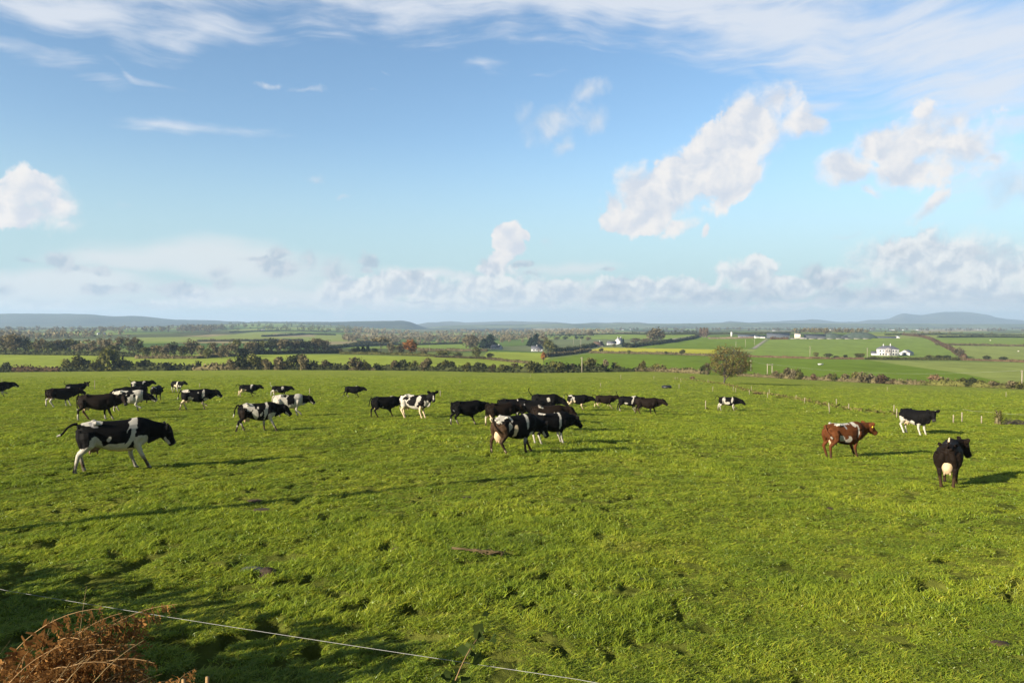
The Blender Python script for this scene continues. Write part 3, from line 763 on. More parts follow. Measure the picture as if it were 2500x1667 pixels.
def coat(V, bones, P):
    seed = P['seed']; n = len(V)
    cm = {'k': BLACK if not P.get('brown') else DKBR, 'w': WHITE, 'r': RED, 'b': DKBR, 'm': MUD, 'c': CREAM, 'g': np.array((.22,.21,.20))}
    base = cm[P['base']]; col = np.tile(base, (n, 1)).astype(float)
    nn = (vnoise3(V*6.0 + seed*3.1, seed) - .5)*1.25 + (vnoise3(V*15.0 + seed, seed+3) - .5)*.75 + (vnoise3(V*34.0, seed+5) - .5)*.45
    best = np.full(n, 9.0); reg = np.zeros(n, int); tt = np.zeros(n); names = ['torso'] + [b[0] for b in bones]
    for i, (nm, a, b, r) in enumerate(bones):
        d, t = seg_d(V, a, b)
        q = d / (r*1.35)
        m = (q < 1.0) & (q < best) if nm not in ('neck',) else (q < 1.15) & (q < best) & (V[:, 0] > .84)
        if nm.startswith('thigh'): continue
        best = np.where(m, q, best); reg = np.where(m, i + 1, reg); tt = np.where(m, t, tt)
    rn = np.array(names, dtype=object)[reg]
    is_ = lambda *k: np.isin(rn.astype(str), k)
    head = is_('head', 'ear'); legF = is_('legFL', 'legFR'); legH = is_('legHL', 'legHR'); tail = is_('tail', 'switch')
    body = ~(head | tail)
    z = V[:, 2]; x = V[:, 0]
    for p in P.get('patch', []):
        c, px_, pz, rx, rz = p[:5]; rot = R(p[5]) if len(p) > 5 else 0; side = p[6] if len(p) > 6 else 0
        dx = x - px_; dz = z - pz
        a = (dx*math.cos(rot) + dz*math.sin(rot))/rx; b = (-dx*math.sin(rot) + dz*math.cos(rot))/rz
        wob = P.get('wob', 1.0)*min(1.0, 0.16/min(rx, rz) + .35)
        m = (np.hypot(a, b) + nn*wob*.55 < 1.0) & body
        if side: m &= (V[:, 1]*side > 0.0)
        col[m] = cm[c]
    lf, lh = P.get('lf', 0.0), P.get('lh', 0.0)        # white stockings up to these heights
    lc = cm[P.get('legc', 'w')]
    m = legF & (z < lf + nn*.12); col[m] = lc
    m = legH & (z < lh + nn*.12); col[m] = lc
    for k, zz, cc in P.get('leg', []):
        m = is_(k) & (z < zz + nn*.1); col[m] = cm[cc]
    hc = cm[P.get('head', P['base'])]; col[head] = hc
    if P.get('neckc'): col[is_('neck')] = cm[P['neckc']]
    h0, f2, l2, u2 = P['headframe']
    rel = V - h0; hx = rel @ f2; hl = rel @ l2; hu = rel @ u2
    if P.get('blaze'): m = head & (np.abs(hl) < .042 + nn*.02) & (hu > .0) & (hx > -.02) & (hx < .42); col[m] = WHITE
    if P.get('star'): m = head & (np.hypot(hl, hx - .04) < .04) & (hu > 0); col[m] = WHITE
    if P.get('chin'): m = head & (hu < -.095 + nn*.02) & (hx > .14) & (hx < .40); col[m] = WHITE
    m = head & (hx > .44); col[m] = MUZ if not P.get('wmuz') else WHITE*.85
    m = is_('switch'); col[m] = cm[P.get('switch', 'w')]
    if P.get('tailc'): col[is_('tail')] = cm[P['tailc']]
    # mud and hooves
    leg = legF | legH
    k = np.clip(np.clip((.30 + .22*P.get('mud', .7) - z)/.26, 0, 1)*np.clip(.85 + nn*1.3, 0, 1)*P.get('mud', .7)*1.2, 0, .95)*leg
    col = col*(1 - k[:, None]) + MUD*k[:, None]
    col[leg & (z < .055)] = (.035, .028, .022)
    if P.get('mudh', 0):        # dirty flanks and hindquarters
        k = np.clip((-.35 - x)/.3, 0, 1)*np.clip((1.25 - z)/.5, 0, 1)*np.clip(.6 + nn*1.4, 0, 1)*P['mudh']
        col = col*(1 - k[:, None]) + MUD*k[:, None]
    return col*(0.78 + .30*vnoise3(V*9, 77) + .14*vnoise3(V*28, 78))[:, None]
def cow_mats():
    m, nt = new_mat("cow_coat")
    out = N(nt, 'ShaderNodeOutputMaterial'); b = N(nt, 'ShaderNodeBsdfPrincipled')
    va = N(nt, 'ShaderNodeVertexColor', layer_name="Coat"); nt.links.new(va.outputs[0], b.inputs['Base Color'])
    b.inputs['Roughness'].default_value = .7; b.inputs['Specular IOR Level'].default_value = .06
    tc = N(nt, 'ShaderNodeTexCoord'); mp = N(nt, 'ShaderNodeMapping'); mp.inputs['Scale'].default_value = (30, 60, 60)
    nt.links.new(tc.outputs['Object'], mp.inputs['Vector'])
    nz = N(nt, 'ShaderNodeTexNoise', inp={'Scale': 1.0, 'Detail': 4.0}); nt.links.new(mp.outputs[0], nz.inputs['Vector'])
    bp = N(nt, 'ShaderNodeBump', inp={'Strength': .35, 'Distance': .01}); nt.links.new(nz.outputs['Fac'], bp.inputs['Height']); nt.links.new(bp.outputs[0], b.inputs['Normal'])
    nt.links.new(b.outputs[0], out.inputs[0])
    return m, simple("udder_skin", (.50, .36, .21), .55, .12, 9.0), simple("eye", (.006, .005, .005), .08, .1, 3, spec=.6), simple("udder_dark", (.20, .12, .08), .6, .2, 9.0), simple("ear_tag", (.75, .50, .03), .4, .05)
COATM, UDDER, EYE, UDDERD, TAGM = cow_mats()
WALK = ((.16,0),(-.20,.03),(-.22,.0),(.16,.0)); WALK2 = ((-.18,0),(.20,0.0),(.20,0),(-.24,.02)); STAND = ((.04,0),(-.03,0),(-.08,0),(.06,0))
RUN = ((.26,.24),(-.05,.05),(-.34,.12),(-.12,.02)); RUN2 = ((-.14,.26),(.20,.04),(.16,.02),(-.34,.20)); LIFT = ((.04,0),(-.16,.26),(-.22,0),(.12,0))
STRIDE = ((-.20,.0),(.30,.0),(.05,.0),(-.34,.02)); STRIDE2 = ((.28,0),(-.12,0),(.22,0),(-.38,.0))
# px, feet row, back height in px, heading against the sight line (0 = flank on, facing right), look
COWS = [
 dict(p=(-10,970,38), rel=8, legs=RUN, np=8, hp=-28, base='k', lf=.55, lh=.55, chin=1, udd=1, label="black cow running into view at the left edge, only head and shoulders showing"),
 dict(p=(181,967,31), rel=6, legs=WALK, np=34, ny=-10, hy=-70, hp=-30, base='k', tail='flag', switch='k', label="black cow with raised curled tail turning its head, behind two dark cows at left"),
 dict(p=(145,993,47), rel=14, legs=WALK, np=5, hp=-30, base='k', brown=1, patch=[('w',.50,1.47,.14,.10),('m',-.5,.72,.28,.06,-10)], lh=.70, legc='w', lf=.45, mud=.4, udd=1, label="dark brown cow with a white mark on its withers walking at far left, head hidden"),
 dict(p=(235,1025,64), rel=-6, legs=WALK2, np=4, ny=-6, hy=-62, hp=-40, base='k', brown=1, star=1, lh=.42, lf=.22, mud=.5, udd=1, leg=[('legHL',.62,'m')], fat=1.08, label="plain brownish black cow with face turned to the camera, left of a white cow"),
 dict(p=(313,1005,53), rel=-10, legs=((-.05,0),(.16,.18),(-.26,.02),(.10,0)), np=-16, hp=-30, base='w', wob=1.2, patch=[('k',-.28,1.12,.30,.20,-25),('k',.10,1.30,.20,.16,20),('k',-.10,.84,.10,.10),('k',.36,1.06,.07,.12),('k',-.62,1.05,.12,.10)], neckc='k', head='k', blaze=1, wmuz=1, lf=.8, lh=.0, chin=1, udd=1, label="mostly white cow with black blotches and lowered black and white head at left"),
 dict(p=(326,986,43), rel=186, legs=WALK, np=6, hp=-20, base='k', label="black cow facing left, only its flat back showing behind the white blotched cow"),
 dict(p=(340,960,31), rel=4, legs=RUN, np=18, hp=-30, base='k', tail='up', patch=[('w',-.62,1.22,.22,.16),('w',-.58,.98,.2,.14),('w',.30,1.18,.10,.17,-15),('w',.48,1.30,.08,.07)], label="black and white cow with tail held up, farthest back in the left group"),
 dict(p=(381,977,36), rel=72, legs=STAND, np=-10, hp=-30, base='k', patch=[('g',-.8,1.3,.1,.1)], lh=.3, fat=1.1, label="round black cow seen end on beside the muzzle of the white blotched cow"),
 dict(p=(430,958,28), rel=-58, legs=STAND, np=24, ny=25, hy=38, hp=-30, base='k', patch=[('w',.5,1.15,.12,.30,20),('w',.78,.85,.16,.14),('c',.2,.85,.3,.15)], lf=.9, lh=.8, label="small black and white cow coming forward with head turned, back of the left group"),
 dict(p=(477,1001,52), rel=2, legs=((-.02,0),(.12,.22),(.06,0),(-.34,.02)), np=6, hp=-40, base='k', tail='swing', patch=[('w',-.66,1.34,.24,.10,-8),('w',-.36,.82,.16,.13,-30),('w',.42,1.10,.075,.26,-12),('w',.12,1.20,.035,.035),('w',.62,.70,.16,.10)], lf=.56, lh=.95, legc='c', chin=1, wmuz=1, udd=1, label="trotting cow with white rump and white shoulder stripe"),
 dict(p=(604,969,31), rel=0, legs=RUN, np=10, hp=-28, base='k', tail='arch', switch='k', patch=[('w',.34,1.16,.08,.25,-12),('w',.42,1.36,.12,.06),('c',-.5,.82,.24,.14)], lh=.8, legc='c', udd=1, label="black cow with white shoulder band running at the back beside a white tailed cow"),
 dict(p=(682,970,29), rel=0, legs=RUN2, np=8, hp=-30, base='k', tail='up', tailc='w', patch=[('w',.30,1.15,.14,.17),('w',-.55,.80,.32,.18,-15)], lh=.9, lf=.4, udd=1, label="black cow with square white shoulder patch and white tail straight up"),
 dict(p=(703,1017,55), rel=4, legs=((.0,0),(.18,.10),(-.2,0),(.12,0)), np=2, hp=-42, base='w', patch=[('k',.12,1.12,.25,.36,-14),('k',-.2,1.32,.1,.08)], neckc='k', head='k', chin=1, wmuz=1, lf=.8, lh=.5, wob=1.1, udd=1, label="white cow with a wide black saddle and black neck and head, right of centre left"),
 dict(p=(627,1053,71), rel=8, legs=STRIDE, np=-2, hp=-44, base='k', tail='swing', switch='w', patch=[('w',-.40,1.22,.24,.22,-35),('w',-.16,.92,.15,.26,8),('b',-.66,.94,.20,.22),('w',.36,1.10,.085,.40,-10),('k',.30,1.22,.05,.12,-14),('w',-.02,1.20,.045,.05),('w',-.12,1.04,.07,.022,10),('w',.14,.90,.05,.10,-30),('w',.66,.78,.20,.13)], lf=.85, lh=.46, mud=.9, chin=1, udd=2, label="black and white cow striding right with white shoulder band and white hip patch"),
 dict(p=(860,971,29), rel=-4, legs=RUN2, np=4, hp=-24, base='k', tail='arch', switch='k', patch=[('w',.42,1.44,.10,.05)], star=1, lh=.35, label="small black heifer galloping alone with arched tail, far back in the field"),
 dict(p=(938,1018,51), rel=16, legs=LIFT, np=8, hp=-10, base='k', tail='swing', switch='k', patch=[('w',.40,1.46,.20,.055),('g',-.18,.74,.10,.07)], udd=2, label="black cow with a white saddle mark walking behind a piebald cow that hides its head"),
 dict(p=(1012,1021,59), rel=-24, legs=STAND, np=40, ny=-8, hy=-48, hp=-52, base='k', blaze=1, wob=1.3, patch=[('w',-.55,1.15,.30,.32),('w',-.25,1.38,.30,.08),('k',-.44,1.20,.16,.12),('w',.36,1.12,.13,.38,-18),('k',.40,.92,.06,.14),('w',-.5,.75,.3,.2),('w',.1,.66,.40,.10),('w',.85,.82,.16,.25)], head='k', lf=.86, lh=1.0, legc='c', mud=.25, udd=2, label="standing black and white cow with white blaze staring straight at the camera"),
 dict(p=(276,1149,127), rel=6, legs=((-.02,0),(.26,.02),(-.06,0),(-.30,0)), np=-8, hp=-60, base='k', tail='back', wob=.8, patch=[('w',-.60,1.40,.30,.085,-5),('g',-.50,1.32,.10,.06,-30),('w',-.48,.84,.20,.19,28),('w',.0,.70,.36,.10,4),('c',.05,.58,.45,.06,3),('w',-.16,.94,.04,.07,-25),('w',.40,1.10,.115,.44,-16),('k',.30,1.00,.05,.22,-20),('w',.62,.84,.20,.17)], lf=.92, lh=.80, mud=.9, chin=1, udd=1, udc='d', nearq=1, label="big black and white cow walking with lowered black head, nearest the camera at left"),
 dict(p=(1138,1037,60), rel=20, legs=LIFT, np=0, hp=-35, base='k', tail='side', switch='g', lh=.34, lf=.2, udd=0, label="black cow walking at the left end of the crowded middle group, lifting a front foot"),
 dict(p=(1222,1040,58), rel=22, legs=WALK, np=0, hp=-30, base='k', brown=1, lh=.62, legc='c', udd=2, label="brownish black cow with pale hind legs directly behind the large white rumped cow"),
 dict(p=(1250,1026,54), rel=14, legs=WALK2, np=0, hp=-30, base='k', patch=[('w',.32,1.34,.035,.05)], label="black cow with one small white spot behind its shoulder in the middle group"),
 dict(p=(1298,1030,53), rel=8, legs=WALK, np=2, hp=-30, base='k', patch=[('g',-.5,1.2,.04,.06)], label="black cow deep inside the middle group with only its upper side showing"),
 dict(p=(1330,1012,51), rel=4, legs=WALK2, np=-18, hp=-40, base='k', tail='up', switch='k', patch=[('w',.22,1.08,.12,.14,30)], label="black cow with whip of tail in the air and white star, rear of middle group"),
 dict(p=(1338,1050,62), rel=10, legs=WALK, np=6, hp=-40, base='k', brown=1, patch=[('w',-.42,1.32,.13,.07,-15),('w',.30,1.02,.03,.03)], label="black cow with white hip mark and head out right, in the middle group"),
 dict(p=(1346,1083,77), rel=30, legs=STAND, np=-8, hp=-42, base='k', tail='side', switch='g', patch=[('w',.30,1.12,.07,.42,-6),('w',-.55,1.42,.16,.05),('w',-.70,.92,.05,.06)], lf=.52, lh=.45, legc='w', mud=.5, label="black cow with a thin white band round its chest, right of the middle group"),
 dict(p=(1256,1107,96), rel=34, legs=((.26,.0),(-.16,.0),(-.22,0),(.20,0)), np=-20, hp=-58, base='k', tail='side', tailc='b', switch='b', patch=[('w',-.68,1.36,.34,.13,0),('w',-.78,1.15,.10,.22),('m',-.80,.9,.18,.36),('w',-.32,1.30,.08,.14,20),('k',-.46,1.22,.17,.13),('w',-.40,1.02,.08,.18,-10),('c',-.16,.90,.08,.22,-8),('w',.38,1.18,.06,.26,-6),('w',.62,.72,.14,.08)], lf=.0, lh=.30, legc='c', leg=[('legFR',.62,'g')], mud=1.1, mudh=.9, chin=1, udd=3, label="large muddy cow with white rump and heavy cream udder, front of the middle group"),
 dict(p=(1410,1001,38), rel=8, legs=RUN, np=0, hp=-24, base='k', tail='arch', patch=[('w',-.68,1.36,.16,.07),('w',-.46,1.02,.18,.22,-10),('c',-.45,.82,.2,.14)], lf=.6, lh=.85, legc='c', udd=1, label="galloping black cow with white rump patch, left end of the run of cows"),
 dict(p=(1476,998,34), rel=6, legs=RUN2, np=16, hp=-22, base='k', brown=1, tail='arch', switch='k', lf=.42, lh=.6, legc='c', udd=1, label="brownish black cow galloping with white feet and lifted head, in the run of cows"),
 dict(p=(1536,1005,39), rel=2, legs=RUN, np=6, hp=-28, base='k', tail='up', switch='k', patch=[('w',.42,1.40,.20,.07),('w',.34,1.08,.07,.32,-18),('w',-.3,.80,.18,.06)], lf=.36, lh=.30, label="black cow with tail up and white collar, half hidden by the last running cow"),
 dict(p=(1580,1013,43), rel=-2, legs=WALK, np=6, hp=-36, base='k', brown=1, lh=.56, legc='m', udd=1, label="plain black cow leading the run of cows at their right end"),
 dict(p=(1779,1003,35), rel=4, legs=((.3,.16),(.02,0),(-.30,.06),(-.04,0)), np=-10, hp=-38, base='k', tail='arch', switch='k', patch=[('w',-.44,1.10,.13,.34,-12),('w',.36,1.10,.09,.28,-10),('w',-.2,.80,.32,.14,5)], lf=.7, lh=.95, udd=1, label="lone black and white cow galloping in front of the fence line"),
 dict(p=(2062,1118,88), rel=44, legs=((.16,0),(-.02,0),(.0,0),(-.10,0)), np=10, hp=-34, base='r', tail='side', tailc='r', switch='w', patch=[('w',-.20,1.40,.40,.075,0),('w',.34,1.36,.10,.13,-20),('w',-.06,.80,.12,.17,20),('w',-.34,.84,.16,.10,-25),('r',-.16,.90,.08,.10),('w',.46,1.10,.04,.22,-10),('g',-.14,1.30,.05,.10),('b',-.16,.64,.25,.04)], lf=.0, lh=.0, mud=.8, udd=1, eartag=1, label="red brown and white cow, the only reddish one in the field"),
 dict(p=(2236,1060,62), rel=-42, legs=STAND, np=24, ny=-8, hy=-30, hp=-48, base='k', star=1, patch=[('w',.10,.66,.16,.14),('w',-.40,.74,.36,.14,-12),('w',-.62,.82,.20,.16)], lf=.66, lh=.95, mud=.15, udd=2, label="black cow with white legs and belly standing by the fence facing the camera"),
 dict(p=(2322,1185,110), rel=86, legs=((.12,0),(-.10,0),(.06,0),(-.06,0)), np=10, ny=-30, hy=-26, hp=-58, base='k', brown=1, tail='short', switch='c', tailc='b', patch=[('g',-.78,1.12,.06,.06),('w',-.3,1.42,.05,.03),('b',-.85,.95,.2,.4)], lf=.0, lh=.40, legc='m', mud=.9, udd=4, nearq=1, label="black cow seen from behind with tail up and a big pale udder at far right"),
]
def make_cows():
    todo = []
    for i, P in enumerate(COWS):
        P['seed'] = i + 2
        x, y, h = P['p']
        g = pix(x, y); d = g.y
        sc = min(1.14, max(0.80, h * d / (F * 1.41)))
        P['pos'] = g; P['sc'] = sc
        P['yaw'] = -math.atan2(g.x, g.y) + R(P['rel'])
        mb, bones = build_cow_parts(P)
        me = mb.mesh("tmp"); o = bpy.data.objects.new("tmp", me); COL.objects.link(o)
        px = h
        m = o.modifiers.new("r", 'REMESH'); m.mode = 'VOXEL'; m.voxel_size = 0.0155 if px > 70 else (0.019 if px > 44 else 0.025)
        s_ = o.modifiers.new("s", 'SMOOTH'); s_.factor = .5; s_.iterations = 4 if px > 70 else 3
        todo.append((P, bones, o))
    dg = bpy.context.evaluated_depsgraph_get()
    for P, bones, o in todo:
        me = bpy.data.meshes.new_from_object(o.evaluated_get(dg)); me.name = "body"
        n = len(me.vertices); V = np.zeros(n*3, np.float32); me.vertices.foreach_get("co", V); V = V.reshape(-1, 3).astype(float)
        col = coat(V, bones, P)
        a = me.color_attributes.new("Coat", 'FLOAT_COLOR', 'POINT'); c4 = np.ones((n, 4), np.float32); c4[:, :3] = col; a.data.foreach_set("color", c4.ravel())
        me.polygons.foreach_set("use_smooth", np.ones(len(me.polygons), bool)); me.materials.clear()
        bpy.data.objects.remove(o)
        g = P['pos']; sl = float(near_slope(g.x/g.y))
        root = thing("cow", P['label'], "cow", (g.x, g.y, g.z - 0.02), P['yaw'], "dairy herd crossing the pasture")
        root.scale = (P['sc'],)*3
        put("body", me, COATM, root)
        k = P.get('udd', 0)
        if k:
            mu = MB(); r = {1: (.20,.135,.15), 2: (.20,.15,.19), 3: (.22,.165,.26), 4: (.20,.17,.27)}[k]
            cx, cz = (-.50, .72) if k < 3 else (-.62, .74)
            pr = [(-1,.02),(-.92,.42),(-.7,.74),(-.3,.98),(.1,1),(.5,.86),(.85,.5),(1,.04)]
            mu.tube([(cx + (.02*q), 0, cz + q*r[2]) for q, _ in pr], [r[0]*w for _, w in pr], 14, [r[1]*w for _, w in pr], True, [((1,0,0),(0,1,0))]*len(pr))
            for tx in (-.09, .09):
                for ty in (-.075, .075):
                    zz = cz - r[2]*.80
                    mu.tube([(cx+tx, ty, zz+.05), (cx+tx, ty*1.05, zz-.02), (cx+tx, ty*1.08, zz-.075)], [.028,.020,.012], 6)
            put("udder", mu.mesh("udder", True), UDDERD if P.get('udc') else UDDER, root)
        for e in P['eyes']:
            mu = MB(); mu.tube([tuple(e + np.array([0,0,q*.022])) for q in (-1,-.7,0,.7,1)], [.002,.016,.022,.016,.002], 8)
            put("eye", mu.mesh("eye", True), EYE, root)
        if P.get('eartag'):
            h0, f2, l2, u2 = P['headframe']
            for s_ in (-1, 1):
                mu = MB(); c = h0 - f2*.06 + l2*s_*.21 - u2*.0
                mu.tube([tuple(c + u2*.03 + f2*.03), tuple(c - u2*.045 + f2*.035)], [.035,.035], 4, [.008,.008], True, [(l2, f2)]*2)
                put("ear_tag", mu.mesh("ear_tag"), TAGM, root)
make_cows()
# ------------------------------------------------------------------ trees, bushes, hedges
def leaf_quads(P, nrm, size, seed, aspect=1.0, along=0.0):
    """one small leaf clump (a bent quad) at each point"""
    g = np.random.default_rng(seed); n = len(P)
    r = g.normal(size=(n, 3)); nv = nrm * 0.7 + r * 0.75; nv /= np.linalg.norm(nv, axis=1)[:, None] + 1e-9
    t = g.normal(size=(n, 3))
    if along: t = t * (1 - along) + nrm * along * 2
    t -= nv * (t * nv).sum(1)[:, None]; t /= np.linalg.norm(t, axis=1)[:, None] + 1e-9
    b = np.cross(nv, t)
    s = (np.broadcast_to(size, (n,)) * g.uniform(.55, 1.35, n))[:, None]
    t = t * s * aspect; b = b * s
    k = nv * s * .25
    V = np.stack([P - t*.9 - b*.55, P + t*.2 - b*1.0 + k, P + t*1.0 + b*.35, P - t*.25 + b*.95 + k], 1).reshape(-1, 3)
    Q = np.arange(n*4).reshape(n, 4)
    return V, Q
def sample_lobes(lobes, n, seed, shell=0.45, gap=0.0):
    g = np.random.default_rng(seed); L = np.array(lobes, float)
    vol = L[:, 3]*L[:, 4]*L[:, 5]; vol = vol**0.75; i = g.choice(len(L), n, p=vol/vol.sum())
    d = g.normal(size=(n, 3)); d /= np.linalg.norm(d, axis=1)[:, None]
    r = g.uniform(0, 1, n)**shell
    P = L[i, :3] + d*r[:, None]*L[i, 3:6]
    if gap:
        m = vnoise3(P*gap + seed, seed) > .36
        P, d = P[m], d[m]
    return P, d
def rand_lobes(g, n, c, R_, lr, flat=1.0):
    out = []
    for _ in range(n):
        d = g.normal(size=3); d /= np.linalg.norm(d); d[2] = abs(d[2])*1.1 - .35
        k = g.uniform(.35, .95)
        r = lr*g.uniform(.65, 1.25)
        out.append((c[0] + d[0]*R_[0]*k, c[1] + d[1]*R_[1]*k, c[2] + d[2]*R_[2]*k, r, r, r*flat))
    return out
M_OLIVE = leafmat("olive_foliage", (.058, .060, .018), (.150, .145, .040), .35)
M_DARK = leafmat("dark_foliage", (.020, .024, .010), (.064, .070, .026), .4, .12)
M_BROWN = leafmat("brown_twigs", (.092, .076, .038), (.190, .155, .075), .3, .2)
M_GREY = leafmat("grey_brown_twigs", (.100, .083, .046), (.205, .170, .092), .3, .2)
M_RUST = leafmat("rusty_bracken", (.090, .058, .032), (.175, .115, .062), .5, .2)
M_ORANGE = leafmat("orange_beech_leaves", (.17, .072, .020), (.30, .135, .040), .4, .25, val=.15)
M_PALE = leafmat("pale_bare_twigs", (.17, .125, .085), (.29, .215, .15), .4, .2, val=.12)
M_GOLD = leafmat("yellow_green_scrub", (.10, .090, .026), (.19, .165, .050), .5, .25)
M_BARK = simple("bark", (.060, .050, .038), .9, .3, 4.0, .5)
M_CONIF = leafmat("conifer_needles", (.010, .018, .010), (.026, .040, .018), .6, .1, val=.2)
TREE_KINDS = {}
def tree_proto(kind, seed, mat, ntrunk=1, th=.16, crown=None, n=520, size=.05, gap=5.0, aspect=1.3):
    g = np.random.default_rng(seed)
    if crown is None:
        crown = rand_lobes(g, 13, (0, 0, .52), (.32, .32, .36), .20, 1.0) + [(0, 0, .46, .32, .32, .34), (.05, 0, .22, .26, .26, .16)]
    P, d = sample_lobes(crown, n, seed, .5, gap)
    V, Q = leaf_quads(P, d, size, seed, aspect, .35)
    me = fmesh("crown", V, Q)
    mb = MB()
    mb.tube([(0, 0, -.03), (.006, .004, th*.5), (.0, .01, th), (.01, 0, th*1.7), (.0, 0, th*2.3)], [.030, .022, .018, .013, .006], 6)
    for k in range(6):
        a = g.uniform(0, 6.28); z0 = th*g.uniform(.75, 1.5); r = g.uniform(.16, .30)
        mb.tube([(0, 0, z0), (math.cos(a)*r*.5, math.sin(a)*r*.5, z0 + .14), (math.cos(a)*r, math.sin(a)*r, z0 + g.uniform(.22, .36))], [.012, .008, .003], 5, cap=False)
    tm = mb.mesh("trunk")
    return me, tm, mat
def make_protos():
    for i, s in enumerate((3, 14, 25)):
        TREE_KINDS[('brown', i)] = tree_proto('brown', s, M_BROWN, n=1000, size=.030, aspect=1.6)
        TREE_KINDS[('grey', i)] = tree_proto('grey', s + 50, M_GREY, n=1000, size=.029, aspect=1.6)
        TREE_KINDS[('olive', i)] = tree_proto('olive', s + 100, M_OLIVE, n=1000, size=.036, aspect=1.1)
        TREE_KINDS[('dark', i)] = tree_proto('dark', s + 150, M_DARK, th=.16, n=1000, size=.040, gap=4.0, aspect=1.0)
    cone = [(0, 0, .12 + .80*k/9, .24*(1 - k/9.6) + .02, .24*(1 - k/9.6) + .02, .06) for k in range(10)]
    TREE_KINDS[('conifer', 0)] = tree_proto('conifer', 7, M_CONIF, th=.12, crown=cone, n=620, size=.042, gap=7.0)
    cone2 = [(.05*math.sin(k*2.1), .05*math.cos(k*1.7), .14 + .76*k/9, .30*(1 - k/11) + .02, .28*(1 - k/11), .07) for k in range(10)]
    TREE_KINDS[('conifer', 1)] = tree_proto('conifer', 9, M_CONIF, th=.12, crown=cone2, n=620, size=.05, gap=6.0)
    TREE_KINDS[('orange', 0)] = tree_proto('orange', 31, M_ORANGE, th=.18, crown=rand_lobes(np.random.default_rng(5), 10, (0, 0, .55), (.30, .30, .30), .19) + [(0, 0, .52, .34, .34, .34), (0, 0, .78, .2, .2, .2)], n=800, size=.045, gap=0)
    TREE_KINDS[('umbrella', 0)] = tree_proto('umbrella', 33, M_GREY, th=.45, crown=[(-.3, 0, .80, .22, .2, .10), (.0, 0, .88, .3, .25, .12), (.3, 0, .82, .25, .2, .10), (.1, .2, .8, .2, .2, .1)], n=420, size=.04, gap=6)
    pop = [(x, y, .5 + .0*k, .055, .055, .46) for k, (x, y) in enumerate([(-.0, 0)])] + [(.02, .01, .6, .045, .05, .34), (-.02, -.01, .42, .05, .05, .3)]
    TREE_KINDS[('poplar', 0)] = tree_proto('poplar', 35, M_PALE, th=.15, crown=pop, n=420, size=.028, gap=0, aspect=2.0)
    TREE_KINDS[('palewide', 0)] = tree_proto('palewide', 37, M_GREY, th=.12, crown=rand_lobes(np.random.default_rng(9), 14, (0, 0, .48), (.52, .45, .36), .22) + [(0, 0, .45, .45, .4, .32)], n=1000, size=.038, gap=5.0, aspect=1.6)
make_protos()
ORD = "first second third fourth fifth sixth seventh eighth ninth tenth eleventh twelfth thirteenth fourteenth fifteenth sixteenth seventeenth eighteenth nineteenth twentieth".split()
def ordn(n):
    if n <= 20: return ORD[n-1]
    t = {2: "twenty", 3: "thirty", 4: "forty", 5: "fifty"}[n // 10]; u = n % 10
    return (t + " " + ORD[u-1]) if u else t[:-1] + "ieth"
def tree(kind, x, ybase, hpx, wpx, label, group=None, name="tree", var=None, d=None):
    g = pix(x, ybase) if d is None else at(x, d)
    H = hpx * g.y / F; W = wpx * g.y / F
    vs = [k for k in TREE_KINDS if k[0] == kind]
    key = vs[(var if var is not None else rnd.randrange(99)) % len(vs)]
    cm, tm, mat = TREE_KINDS[key]
    root = thing(name, label, "tree", (g.x, g.y, g.z - .1), rnd.uniform(0, 6.28), group)
    wn = {'poplar': .16, 'conifer': .52, 'palewide': 1.3, 'umbrella': 1.0}.get(kind, .86)
    root.scale = (W/wn, W/wn, H)
    for nm, me, m in (("trunk", tm, M_BARK), ("crown", cm, mat)):
        o = bpy.data.objects.new(nm, me); COL.objects.link(o); o.parent = root
        if not me.materials: me.materials.append(m)
    return root
# bushes: one mesh each, several shapes shared between copies
BUSH = {}
def make_bushes():
    for i, s in enumerate((2, 5, 8)):
        g = np.random.default_rng(s)
        lob = rand_lobes(g, 9, (0, 0, .45), (.42, .42, .42), .26) + [(0, 0, .32, .36, .36, .34), (.1, 0, .12, .34, .34, .16)]
        P, d = sample_lobes(lob, 800, s, .5, 3.0); P[:, 2] = np.abs(P[:, 2])
        BUSH[i] = leaf_quads(P, d, .058, s, 1.1, .2)
make_bushes()
BMESH = {}
def bush(kind, x, ybase, hpx, wpx, label, group=None, d=None, name=None):
    mat = {'dark': M_DARK, 'olive': M_OLIVE, 'brown': M_BROWN, 'pale': M_GOLD, 'rust': M_RUST, 'grey': M_GREY}[kind]
    i = rnd.randrange(3)
    if (kind, i) not in BMESH:
        me = fmesh("bush", *BUSH[i]); me.materials.append(mat); BMESH[(kind, i)] = me
    g = pix(x, ybase) if d is None else at(x, d)
    o = bpy.data.objects.new(name or {'dark': 'gorse_bush', 'olive': 'hawthorn_bush', 'brown': 'bramble_bush', 'pale': 'scrub_bush', 'rust': 'bracken_bush', 'grey': 'bare_bush'}[kind], BMESH[(kind, i)])
    COL.objects.link(o); o.location = (g.x, g.y, g.z - .1); o.rotation_euler = (0, 0, rnd.uniform(0, 6.28))
    H = hpx*g.y/F; W = wpx*g.y/F; o.scale = (W/1.05, W/1.05, H/.98)
    return tag(o, label, "bush", group)
